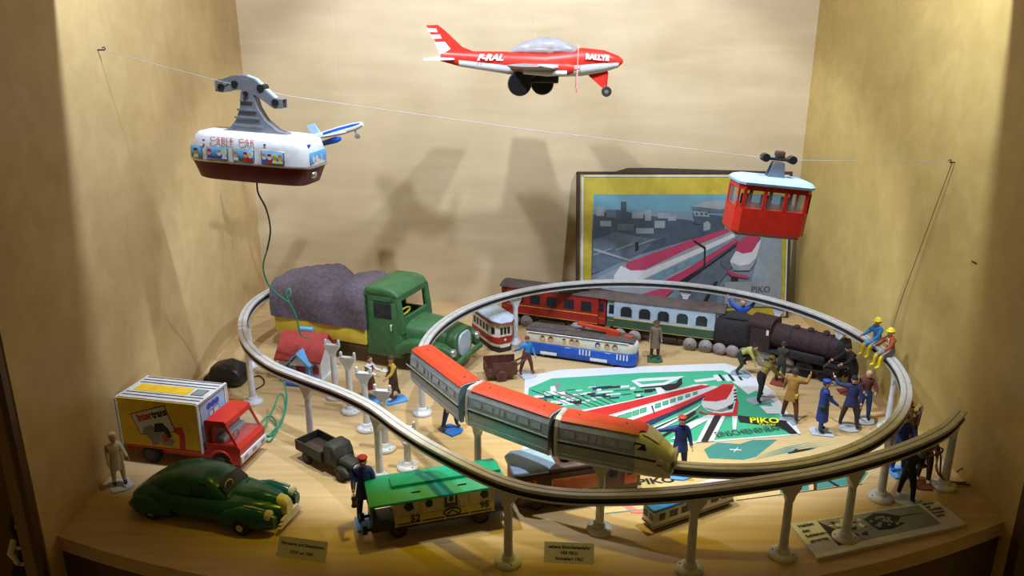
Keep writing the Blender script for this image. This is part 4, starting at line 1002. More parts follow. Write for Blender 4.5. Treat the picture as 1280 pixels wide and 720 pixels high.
for x in (-4.2, 4.2):
    for y in (-1.5, 1.5): b = MB(); wheel(b, (x, y, .85), .85, .4, 'black paint', 'dark brown cloth'); b.build('wheel', W)
# ---- orange electric locomotive
EL = thing('electric_locomotive', 'orange and brown tin electric locomotive with grey blue roof ends under the monorail train', 'toy locomotive', (6.6, 75.3, 0), 15)
b = MB('tin brown'); b.box((0, 0, 3.0), (13.6, 4.6, 3.2), .25); bd = b.build('body', EL)
b = MB('tin orange')
for y in (-2.32, 2.32): b.box((-.5, y, 3.0), (5.4, .1, 1.7), .03); b.box((-5.6, y, 3.0), (1.5, .1, 2.0), .03); b.box((5.6, y, 3.0), (1.5, .1, 2.0), .03)
for x in (-6.82, 6.82): b.box((x, 0, 3.0), (.1, 3.2, 1.8), .03)
b.m('pale yellow')
for y in (-2.38, 2.38): b.box((-.5, y, 2.2), (5.4, .03, .06)); b.box((-.5, y, 3.8), (5.4, .03, .06)); b.box((-3.2, y, 3.0), (.06, .03, 1.6)); b.box((2.2, y, 3.0), (.06, .03, 1.6))
b.split('side_panel', bd, lambda c: (round(c.x/4.5), c.y > 0))
b = MB('dark glass')
for x in (-5.6, 5.6, 3.6):
    for y in (-2.38, 2.38): b.box((x, y, 3.5), (.8, .06, .8))
b.split('window', bd, lambda c: (round(c.x), c.y > 0))
b = MB('tin brown'); b.hull([(-7.1, 1.9, 4.4, 4.9, 3), (-6.4, 2.4, 4.4, 5.2, 3), (6.4, 2.4, 4.4, 5.2, 3), (7.1, 1.9, 4.4, 4.9, 3)], 24)
b.m('pale blue'); b.hull([(-7.15, 1.92, 4.45, 4.93, 3), (-6.4, 2.43, 4.45, 5.23, 3), (-3.6, 2.43, 4.45, 5.23, 3), (-2.6, 1.6, 5.1, 5.22, 2)], 24); b.hull([(4.2, 1.6, 5.1, 5.23, 2), (5.0, 2.4, 4.6, 5.25, 3), (6.5, 2.2, 4.6, 5.2, 3)], 24)
b.build('roof', EL)
b = MB('dark brown cloth'); b.box((.3, 0, 5.35), (4.6, 3.0, .4), .1); b.m('black paint')
for k in range(5): b.box((-1.4+k*.85, -1.5, 5.5), (.6, .3, .3))
b.tubes([(-1.2, -1, 5.5), (1.4, -.9, 6.3), (-1.0, -.8, 6.9), (-1.0, .8, 6.9), (1.4, .9, 6.3), (-1.2, 1, 5.5)], .1, 6); b.build('pantograph', EL)
b = MB('black paint'); b.box((0, 0, 1.1), (13.4, 3.6, .9), .1); b.build('underframe', EL)
for x in (-4.6, -2, 2, 4.6):
    for y in (-1.6, 1.6): b = MB(); wheel(b, (x, y, .75), .75, .4, 'black paint', 'dark brown cloth'); b.build('wheel', EL)
# ---- little white tram with blue roof
WT = thing('tram', 'little white articulated tram with bright blue roof at the front beside a post', 'toy tram', (18.0, 71.6, 0), 28)
for nm, x0, x1, roof in (('rear_section', -4.9, .1, True), ('front_section', .4, 5.6, False)):
    o = bpy.data.objects.new(nm, None); C.objects.link(o); o.parent = WT
    b = MB('white paint'); b.box(((x0+x1)/2, 0, 1.35), (x1-x0, 1.9, 2.0), .12); b.m('grey cloth').box(((x0+x1)/2, 0, .6), (x1-x0+.04, 1.96, .25)); b.build('body', o)
    b = MB('bright blue roof' if roof else 'white paint'); b.box(((x0+x1)/2-(.1 if roof else 0), 0, 2.45), (x1-x0+.1, 2.05, .35), .1); b.build('roof', o)
    b = MB('dark glass'); n = 3
    for i in range(n):
        a = x0+.4+(x1-x0-.6)*i/n
        for y in (-.97, .97): b.box((a+.6, y, 1.6), (1.0 if i else .7, .05, .75))
    e = x0 if roof else x1
    for y in (-.45, .45): b.box((e, y, 1.6), (.06, .6, .7))
    b.split('window', o, lambda c: (round(c.x/1.3), c.y > .5, c.y < -.5))
    b = MB('black paint'); b.box(((x0+x1)/2, 0, .25), (x1-x0-.8, 1.3, .5)); b.build('undercarriage', o)
b = MB('wire dark'); b.tubes([(5.6, 0, .4), (6.1, 0, .4), (6.2, 0, .1)], .08, 6); b.build('coupling', WT)
# ---- hand cart
HC = thing('hand_cart', 'brown wooden hand cart beside the blue shirted worker figurine', 'toy cart', (-1.7, 105.8, 0), 10)
DEF[0] = Matrix.Scale(1.2, 4)
b = MB('dark brown wood'); b.box((0, 0, .8), (3.6, 2.0, .2)); b.box((0, 1.0, 1.7), (3.8, .15, 1.7)); b.box((0.4, -1.0, 1.6), (3.0, .15, 1.5)); b.box((-1.8, 0, 1.4), (.15, 2.0, 1.2)); b.build('cargo_box', HC)
b = MB('dark brown wood')
for y in (-.7, .7): b.tubes([(1.5, y, 1.6), (3.3, y*.6, 2.5)], .12, 6)
b.build('handle', HC)
for y in (-1.2, 1.2): b = MB(); wheel(b, (0, y, .7), .7, .2, 'dark brown wood', 'dark brown cloth', .3); b.build('wheel', HC)
DEF[0] = Matrix.Identity(4)
# ---- black transformer
TF = thing('transformer', 'small black rounded transformer on the floor behind the box truck', 'transformer', (-40.0, 104.0, 0), -8)
b = MB('black paint'); b.hull([(-2.4, 1.5, .3, 2.2, 3), (-2.0, 1.9, .1, 2.9, 3.5), (0, 2.0, 0.05, 3.5, 3), (1.8, 1.9, .1, 2.8, 3.5), (2.3, 1.4, .4, 1.8, 3)], 22); b.build('housing', TF)
b = MB('black paint'); b.hull([(-3.4, 1.2, .1, 1.2, 3), (-2.2, 1.4, .1, 1.5, 3)], 14); b.build('terminal_block', TF)
# ================================================================== HANGING THINGS
YW = 91.0
# wire in three runs
hookL = Vector((XL+.4, YW, aty(137, 62, 92.5).z)); hookR = Vector((XR-.3, YW, aty(1196, 203, YW).z))
wL = aty(281, 103, YW); wL2 = aty(366, 121, YW); wR = aty(945, 196, YW); wR2 = aty(985, 200, YW)
b = MB('thread white')
path = [hookL, wL, (wL+wL2)/2, wL2, wL2.lerp(wR, .5)+Vector((0, 0, -.25)), wR, (wR+wR2)/2, wR2, hookR]
b.tubes(path, .032, 6)
tag(b.build('cable_wire'), 'thin wire stretched across the display carrying both cable cars', 'wire')
for lb, p, d in (('small dark screw hook at the upper left holding the wire', hookL, 1), ('small dark screw hook in the right wall holding the wire', hookR, -1)):
    b = MB('black paint'); b.tubes([p+Vector((-d*.45, 0, 0)), p+Vector((d*.3, 0, .0))], .08, 8); b.tubes([p+Vector((d*.3+.15*cos(a*pi/5), .0, .15+.15*sin(a*pi/5))) for a in range(-3, 6)], .06, 6)
    tag(b.build('screw_hook'), lb, 'hook')
b = MB('cord grey'); b.tubes(spline([hookR, Vector((49.9, 93.6, 25)), Vector((49.4, 96, 15.5)), Vector((48.6, 95.6, 11.4))], 6), .05, 6)
tag(b.build('thread'), 'thread running down the right wall from the hook to the seated helmeted figurines', 'thread')
# ---- white cable car
p0 = aty(330, 197, YW); ccz = p0.z
CCx = thing('cable_car', 'white and maroon tin cable car with grey hanger at the upper left', 'toy cable car', (p0.x-.5, YW, ccz+.15), -13, ry=2.5)
DEF[0] = Matrix.Diagonal((1, 1, .86, 1))
def cch(z0, z1, w0, w1, l0, l1, n=5): return [(-l0, w0, z0, z0, n)]
def shell(b, levels, n=32, e=5):
    # levels: (z, halflength, halfwidth) superelliptic rings stacked upward
    b.loft([[(hl*math.copysign(abs(cos(2*pi*k/n))**(2/e), cos(2*pi*k/n)), hw*math.copysign(abs(sin(2*pi*k/n))**(2/e), sin(2*pi*k/n)), z) for k in range(n)] for z, hl, hw in levels], True, True)
b = MB('white paint'); shell(b, [(-.55, 7.35, 3.0), (0, 7.35, 3.0), (1.6, 7.2, 2.95), (2.6, 6.9, 2.8), (3.05, 6.5, 2.5), (3.2, 6.0, 2.0)]); ub = b.build('upper_body', CCx)
b = MB('maroon'); shell(b, [(-3.0, 6.3, 2.3), (-2.8, 6.7, 2.55), (-1.2, 7.2, 2.85), (-.5, 7.45, 3.05), (-.35, 7.45, 3.05)]); b.build('lower_body', CCx)
b = MB('steel'); shell(b, [(-.62, 7.5, 3.1), (-.5, 7.55, 3.14), (-.38, 7.5, 3.1)]); b.build('seam', CCx)
rc = random.Random(9)
for x, w in [(-6.0, .6), (-3.4, 1.2), (-.2, 1.2), (3.3, 1.25)]:
    b = MB('steel'); b.box((x, -2.95, .62), (2*w+.3, .12, 1.65), .05); b.m('sky blue paint').box((x, -3.0, .62), (2*w, .1, 1.4), .03)
    n = 1 if w < 1 else 4
    for k in range(n):
        fx = x-w+(k+.5)*2*w/n
        if n == 4 and k == 1 and x < 0: continue
        b.m(rc.choice(['poster white', 'skin', 'poster white', 'mustard shirt'])).prism([(fx+.27*cos(a*pi/5), .65+.36*sin(a*pi/5)) for a in range(10)], -3.13, -3.1)
        b.m(rc.choice(['helmet yellow', 'red paint', 'hair brown', 'mustard shirt'])).prism([(fx-.28, .8), (fx+.28, .8), (fx+.15, 1.1), (fx-.15, 1.1)], -3.135, -3.1)
        b.m(rc.choice(['royal blue', 'red paint', 'pale yellow', 'poster white'])).prism([(fx-.3, -.05), (fx+.3, -.05), (fx+.2, .35), (fx-.2, .35)], -3.13, -3.1)
    b.build('side_window', CCx)
b = MB('sky blue paint'); b.box((7.25, 0, .65), (.12, 3.9, 1.6), .05)
for y, m_ in ((-1.3, 'poster white'), (-.5, 'poster white'), (.6, 'pale blue')): b.m(m_).prism([(y+.3*cos(a*pi/5), .5+.4*sin(a*pi/5)) for a in range(10)], 7.3, 7.34, 'x')
b.m('royal blue').box((6.85, -1.5, 2.15), (.3, .6, .5), .05); b.build('front_window', CCx)
b = MB('steel'); b.lathe([(.1, .15), (.45, .1), (.5, -.2)], (7.15, -.9, -1.6), 16, 'x'); b.build('headlight', CCx)
b = MB('cap red'); b.text('CABLE  CAR', (-1.5, -2.9, 2.35), (1, 0, 0), (0, .3, 1), .8, sx=1.25, bold=.0, lift=.09); b.m('royal blue')
for x in (-5.0, 2.4): b.lathe([(.14, 0), (.14, -.06)], (x, -2.92, 2.15), 10, 'y')
b.build('lettering', ub, recalc=False)
b = MB('grey metal')
for y in (-.62, .5):
    b.prism([(-4.3, 3.1), (-3.2, 3.5), (-2.3, 4.6), (-1.7, 6.2), (-1.5, 8.3), (-1.1, 8.8), (-.4, 8.8), (-.1, 8.4), (.3, 6.4), (1.2, 4.8), (2.6, 3.6), (4.3, 3.1)], y, y+.12)
for z in (4.0, 5.0, 6.0, 7.2): b.prism([(-1.6-(7.2-z)*.35, z-.12), (-.1+(7.2-z)*.35, z-.12), (-.1+(7.2-z)*.35, z+.12), (-1.6-(7.2-z)*.35, z+.12)], -.75, -.6)
b.loft([[(x, y, z) for y in (-.62, .62)] for x, z in [(4.3, 3.1), (2.6, 3.6), (1.2, 4.8), (.3, 6.4), (-.1, 8.4), (-.4, 8.8)]], False, True, False)
b.m('black paint').lathe([(.3, 0), (.3, -.2)], (-.8, -.72, 8.1), 12, 'y'); b.build('hanger_arm', CCx)
b = MB('grey metal')
car_p = [(-5.6, 8.1), (-5.6, 9.5), (-4.3, 9.7), (-2.6, 10.2), (-.6, 10.3), (1.0, 9.9), (2.8, 8.6), (4.2, 7.7), (5.6, 7.6), (5.6, 6.5), (4.2, 6.4), (3.0, 7.0), (1.2, 7.9), (-.8, 8.5), (-2.6, 8.4), (-4.3, 8.0)]
for y in (-.55, .4): b.prism([(x*.72-.6, z) for x, z in car_p], y, y+.15)
b.m('grey metal').loft([[(x*.72-.6, y, z) for y in (-.55, .55)] for x, z in car_p[1:9]], False, True, False)
b.m('pale blue').loft([[(x*.72-.6, y, z+.03) for y in (-.1, .55)] for x, z in car_p[4:8]], False, True, False)
b.m('black paint')
for x, z in ((-3.9, 8.7), (-2.2, 9.2), (.9, 8.9), (2.6, 7.2)): b.lathe([(.42, -.62), (.42, .62)], (x, 0, z), 14, 'y')
b.build('pulley_truck', CCx)
DEF[0] = Matrix.Identity(4)
# cord below the white cable car
c0 = aty(322, 230, YW)
b = MB('wire dark')
pts = [aty(321, 228, YW), aty(323, 242, YW), aty(333, 262, 93), aty(338, 288, 95), aty(334, 312, 97)]
b.tubes(spline(pts, 6), .11, 6); b.m('wire green')
pts2 = [aty(334, 312, 97), aty(329, 335, 99), aty(337, 358, 101), aty(355, 374, 101.8), aty(361, 378, 102), aty(370, 395, 102.6), aty(376, 418, 103.2), Vector((-28.6, 104.8, 6.6))]
b.tubes(spline(pts2, 6), .11, 6)
b.tubes(spline([aty(356, 375, 101.8), aty(363, 368, 102), aty(362, 361, 102.2), aty(358, 366, 102), aty(361, 377, 102)], 5), .09, 6)
tag(b.build('cord'), 'dark and green cord hanging from the white cable car down to the toy house', 'cord')
# ---- red cable car
p1 = aty(958, 258, YW)
RCb = thing('cable_car', 'red tin cable car with light blue roof hanging at the right before the picture box', 'toy cable car', (p1.x, YW, p1.z), 3, ry=6)
DEF[0] = Matrix.Scale(.93, 4)
def octa(l, w, c): return [(-l, -w+c), (-l+c, -w), (l-c, -w), (l, -w+c), (l, w-c), (l-c, w), (-l+c, w), (-l, w-c)]
b = MB('red paint')
b.loft([[(x, y, z) for x, y in octa(*q)] for z, q in ((-3.3, (4.2, 2.2, .7)), (-2.9, (4.6, 2.5, .7)), (0, (4.6, 2.5, .7)))], True, False)
b.loft([[(x, y, z) for x, y in octa(4.55, 2.45, .7)] for z in (2.2, 2.9)], True, False)
for x, y in [(-4.45, -1.75), (-3.85, -2.35), (-1.35, -2.4), (1.25, -2.4), (3.85, -2.35), (4.45, -1.75), (4.45, 1.75), (3.85, 2.35), (1.25, 2.4), (-1.35, 2.4), (-3.85, 2.35), (-4.45, 1.75), (-4.5, 0), (4.5, 0)]:
    if abs(x) == 4.5: continue
    b.box((x, y, 1.1), (.42 if abs(y) > 2 else .2, .2 if abs(y) > 2 else .42, 2.4))
b.quad(*[(x, y, -.02) for x, y in octa(4.5, 2.4, .7)]); b.build('cabin', RCb)
b = MB('black paint')
for x in (-2.6, -.05, 2.55): b.box((x, 1.0, .6), (1.0, .3, 1.3), .1)
b.split('seat', RCb, lambda c: round(c.x/2.4))
b = MB('clear plastic')
for x in (-2.6, -.05, 2.55):
    for y in (-2.38, 2.38): b.box((x, y, 1.1), (2.1, .03, 2.1))
for x in (-4.45, 4.45): b.box((x, 0, 1.1), (.03, 3.1, 2.1))
b.split('window', RCb, lambda c: (round(c.x/2.4), c.y > 2, c.y < -2))
b = MB('sky blue paint'); b.m('pale blue'); b.loft([[(x, y, z) for x, y in octa(*q)] for z, q in ((2.85, (4.75, 2.65, .7)), (3.15, (4.8, 2.7, .7)), (3.55, (4.5, 2.3, .7)), (3.75, (3.9, 1.7, .6)))], True, False); b.build('roof', RCb)
b = MB('dust and shade grey'); b.box((0, 0, -3.4), (8.2, 3.8, .25), .1); b.build('floor_plate', RCb)
b = MB('grey metal')
for y in (-.5, .4): b.prism([(-.9, 3.6), (1.4, 3.6), (1.0, 5.6), (-.3, 5.6)], y, y+.1)
b.box((.3, 0, 4.6), (1.3, .9, 2.0), .1); b.build('hanger_arm', RCb)
b = MB('dark brown cloth'); b.box((.35, 0, 6.0), (3.4, .7, .5), .15); b.box((.35, 0, 6.5), (1.2, .8, .9), .2); b.m('pale blue grey').box((-.9, -.38, 6.25), (1.0, .06, .3))
b.m('black paint')
for x in (-1.4, 2.0): b.lathe([(.5, -.5), (.5, .5)], (x, 0, 6.0), 14, 'y')
b.build('pulley_truck', RCb)
DEF[0] = Matrix.Identity(4)
# ---- red aeroplane
PY = 108.0; pc = aty(655, 74, PY)
AP = thing('toy_aeroplane', 'red and white twin propeller toy aeroplane hanging at the top centre', 'toy aeroplane', (pc.x, PY, pc.z), -4, ry=1.5)
DEF[0] = Matrix.Scale(.94, 4)
b = MB('red paint'); st = [(-11.6, .25, -.6, .7, 2), (-9, .55, -1.2, .8, 2.2), (-5, 1.1, -1.7, .9, 2.4), (-1, 1.6, -2.2, 1.0, 2.6), (3, 1.7, -2.3, 1.0, 2.6), (8, 1.55, -2.0, 1.75, 2.4), (11, 1.2, -1.4, 1.5, 2.2), (13.0, .7, -.7, .8, 2.2), (13.6, .2, -.1, .3, 2)]
b.hull(st, 28); fu = b.build('fuselage', AP)
b = MB('poster white')
rings = []
for x, w, zb, zt, e in st[1:-1]:
    zc = (zb+zt)/2; hh = (zt-zb)/2; r = []
    for k in range(9):
        a = pi+.02+(pi-.04)*k/8; a2 = pi+.12-.0+(pi-.24)*k/8
        ca, sa = cos(a2), sin(a2); r.append((x, (w+.03)*math.copysign(abs(ca)**(2/e), ca), zc+(hh+.03)*math.copysign(abs(sa)**(2/e), sa)))
    rings.append(r)
b.loft(rings, False, True, False); b.build('white_belly', fu)
b = MB('red paint'); b.prism([(-6.4, .6), (-8.6, 1.4), (-11.0, 3.5), (-12.0, 4.2), (-13.6, 4.1), (-11.9, 1.3), (-11.2, .2)], -.16, .16)
b.m('poster white')
for q in ([(-13.5, 3.75), (-12.2, 3.7), (-12.0, 3.25), (-13.25, 3.25)], [(-13.0, 2.85), (-11.7, 2.95), (-11.4, 2.45), (-12.7, 2.35)], [(-12.4, 1.9), (-11.0, 2.0), (-10.2, 1.1), (-11.6, .2)]): b.prism(q, -.2, .2)
b.build('tail_fin', AP)
b = MB('poster white'); b.prism([(-13.2, -4.6), (-11.6, -4.6), (-9.4, 0), (-11.6, 4.6), (-13.2, 4.6), (-12.4, 0)], -.35, -.1, 'z'); b.build('tailplane', AP)
for sg in (-1, 1):
    b = MB('dust and shade grey'); 
    rg = [[(1.8+(x*ch)+off, sg*y, z0+t*th) for x, t in [(3.6, 0), (2.8, .35), (0, .5), (-3.0, .15), (-3.6, 0), (-3.0, -.15), (0, -.3), (2.8, -.25)]] for y, ch, off, z0, th in ((1.2, 1, 0, -1.2, .8), (6, .85, -.3, -.9, .7), (12.5, .6, -1.2, -.3, .5))]
    b.m('dust and shade grey').loft(rg, True, True); w_ = b.build('wing', AP)  # wing painted grey to stand for the shade on its white underside
    b = MB('red paint'); b.hull([(-1.4, .3, -1.2, -.7, 2, sg*4.4), (.4, .8, -1.6, 0, 2.2, sg*4.4), (3.5, .95, -1.9, .05, 2.3, sg*4.4), (6.2, .85, -1.7, 0, 2.3, sg*4.4), (6.9, .5, -1.4, -.3, 2.2, sg*4.4)], 20)
    b.m('poster white').hull([(.2, .8, -1.75, -.9, 3, sg*4.4), (3.5, .98, -1.95, -.95, 3, sg*4.4), (6.0, .88, -1.75, -.9, 3, sg*4.4)], 20)
    b.m('poster white').box((3.5, sg*5.42, -.55), (2.6, .06, .35)); b.build('engine', w_)
    b = MB('poster pink')
    for a in (80, 260): 
        c_, s2 = cos(R(a)), sin(R(a))
        b.loft([[(7.3, sg*4.4+c_*r_+ -s2*wd*q[0], -.85+s2*r_+c_*wd*q[0]*1.0) if q[1] == 0 else (7.45, sg*4.4+c_*r_-s2*wd*q[0], -.85+s2*r_+c_*wd*q[0]) for q in ((-1, 0), (1, 0), (1, 1), (-1, 1))] for r_, wd in ((0, .15), (1.6, .42), (2.6, .38), (3.1, .15))], True, False)
    b.lathe([(.3, 0), (.25, .5), (.05, .8)], (6.9, sg*4.4, -.85), 12, 'x'); b.build('propeller', w_)
    b = MB('black paint'); b.lathe([(1.5, -.7), (1.65, -.4), (1.65, .4), (1.5, .7)], (1.2+(-1.6 if sg < 0 else 1.4), sg*1.6, -3.2), 24, 'y'); b.tubes([(1.2+(-1.6 if sg < 0 else 1.4), sg*1.4, -3.0), (1.6, sg*1.3, -1.9)], .3, 8); b.build('main_wheel', AP)
b = MB('black paint'); b.box((2.6, 0, -2.4), (4.6, 2.4, 1.3), .2); b.build('motor_housing', AP)
b = MB('red paint'); b.prism([(8.6, -1.6), (11.6, -1.1), (11.5, -2.7), (11.2, -3.6), (10.8, -3.4)], -.2, .2); b.tubes([(11.6, 0, -1.4), (11.5, 0, -3.6)], .12, 8); b.build('nose_gear', AP)
b = MB(); wheel(b, (11.6, 0, -4.0), .7, .5, hub='steel', hr=.4); b.build('nose_wheel', AP)
b = MB('canopy plastic'); b.hull([(-2.2, .5, .7, 1.0, 2), (-.5, 1.2, .6, 2.2, 2.2), (2, 1.5, .6, 3.0, 2.2), (4.5, 1.5, .6, 3.0, 2.2), (6.5, 1.3, .6, 2.1, 2.2), (7.6, .7, .7, 1.5, 2)], 24); b.build('canopy', AP)
b = MB('skin'); b.ell((3.6, -.4, 1.9), (.42, .4, .5), 12, 8); b.m('cream cloth').hull([(3.2, .6, .6, 1.5, 2.2, -.4), (4.0, .55, .6, 1.45, 2.2, -.4)], 12); b.m('poster white').ell((.4, -.5, 1.3), (.35, .3, .7), 10, 8); b.build('pilot', AP)
b = MB('poster white'); b.text('F-RAL', (-4.6, -1.3, .1), (1, 0, .02), (0, .25, 1), 1.15, bold=.05, shear=.35, sx=1.2, lift=.1); b.build('lettering', fu, recalc=False); b = MB('poster white'); b.text('RALLYE', (10.0, -1.42, .55), (1, .14, -.05), (0, .2, 1), .95, bold=.06, sx=1.0, lift=.12); b.build('lettering', fu, recalc=False)
DEF[0] = Matrix.Identity(4)
b = MB('thread clear'); b.tubes([pc+Vector((1.5, 0, 2.5)), Vector((pc.x+1.2, PY, ZC+.2))], .02, 5); tag(b.build('thread'), 'thin clear thread holding the red aeroplane', 'thread')
# ---- small blue plane
SP = 112.0; sp = aty(425, 164, SP)
BP = thing('toy_aeroplane', 'small blue and white toy aeroplane partly hidden behind the white cable car', 'toy aeroplane', (sp.x, SP, sp.z), -14, ry=-16)
b = MB('poster white'); b.hull([(-4.2, .15, .1, .6, 2), (-2.5, .5, -.35, .6, 2.2), (0, .65, -.55, .65, 2.3), (2.4, .6, -.5, .6, 2.3), (3.6, .3, -.2, .4, 2)], 20); b.build('fuselage', BP)
b = MB('royal blue'); b.hull([(-2.4, .52, .0, .5, 3), (0, .69, .0, .55, 3), (2.4, .63, .0, .5, 3), (3.5, .3, .0, .35, 3)], 20); b.build('blue_stripe', BP)
b = MB('pale blue'); b.prism([(-4.3, .4), (-2.9, .4), (-3.4, 2.0), (-4.6, 2.0)], -.1, .1); b.build('tail_fin', BP)
b = MB('poster white'); b.loft([[(x, y, z) for x, z in ((1.2-o_, 0+zz_), (-.8-o_, .1+zz_), (-.8-o_, -.06+zz_), (1.2-o_, -.1+zz_))] for y, o_, zz_ in ((-5, 1.2, .0), (0, 0, -.3), (5, 1.2, .0))], True, False); b.m('sky blue paint'); b.loft([[(x, y, z) for x, z in ((.5-o_, .1+zz_), (-.2-o_, .16+zz_), (-.2-o_, .0+zz_), (.5-o_, .0+zz_))] for y, o_, zz_ in ((-5, 1.2, .0), (0, 0, -.3), (5, 1.2, .0))], True, False); b.build('wing', BP)
b = MB('royal blue'); b.hull([(-2.0, .3, -1.3, -.6, 2.2, -2), (0, .38, -1.4, -.5, 2.2, -2), (.8, .2, -1.2, -.7, 2.2, -2)], 14); b.build('engine', BP)
b = MB('grey metal'); b.tubes([(2.2, 0, -.4), (2.3, 0, -1.1)], .12, 6); b.lathe([(.35, -.2), (.35, .2)], (2.3, 0, -1.3), 12, 'y'); b.build('landing_gear', BP)
b = MB('thread clear'); b.tubes([sp+Vector((0, 0, .1)), Vector((sp.x, SP, ZC+.3))], .02, 5); tag(b.build('thread'), 'thin clear thread holding the small blue aeroplane', 'thread')
# ---- loose wires
b = MB('wire green')
pts = [at(328, 455, 4.5), at(345, 452, 5.5), at(350, 470, 3), at(357, 485, 1.5), at(358, 505, .15), at(351, 530, .15), at(338, 545, .15), at(330, 538, .2), at(342, 510, 1.2), at(350, 492, 2.2), at(356, 500, 1.5), at(352, 525, .3), at(336, 552, .2), at(326, 530, .3), at(338, 520, .5), at(346, 532, .3), at(335, 545, .3)]
b.tubes(spline(pts, 7), .11, 6); tag(b.build('wire'), 'green wire looped on the shelf in front of the toy house beside the red cab', 'wire')
b = MB('wire dark'); b.tubes(spline([Vector((-37.5, 103.6, 1.6)), at(300, 468, .6), at(312, 472, .12), at(325, 470, .12), at(330, 480, .12), at(312, 490, .12)], 7), .1, 6); tag(b.build('wire'), 'black wire running from the transformer across the shelf', 'wire')
b = MB('wire brown')
q = lambda u, v, z: at(u, v, z)
b.tubes(spline([q(1172, 553, 6.5), q(1171, 570, 4.5), q(1172, 590, 2.2), q(1182, 600, .8), q(1200, 603, .15), q(1222, 600, .15), q(1218, 588, .8), q(1205, 585, 1.2), q(1196, 590, .8)], 7), .1, 6)
b.tubes(spline([q(1172, 553, 6.5), q(1176, 572, 4.3), q(1176, 594, 2), q(1188, 603, .5), q(1212, 606, .14), q(1228, 604, .14)], 7), .1, 6)
b.tubes(spline([q(1171, 553, 6.5), q(1163, 570, 5.2), q(1160, 582, 4.2), q(1148, 586, 3.8), q(1135, 587, 4)], 7), .09, 6)
b.tubes(spline([q(1168, 558, 6.3), q(1178, 561, 6), q(1176, 566, 5.6), q(1165, 570, 5.4), q(1158, 572, 5)], 7), .09, 6)
tag(b.build('wire_bundle'), 'bundle of loose brown wires at the right end post of the front track', 'wire')
# ---- bits on the walls
for u, v, lb in ((1218, 328, 'tiny dark chip mark in the right wall veneer'),):
    dx = Vector(ray(u, v)); t = XR/dx.x; p = Vector((0, 0, CAMH))+dx*t
    b = MB('black paint'); b.box((XR-.02, p.y, p.z), (.03, 1.0, .18), 0); struct(b.build('trim_7'))
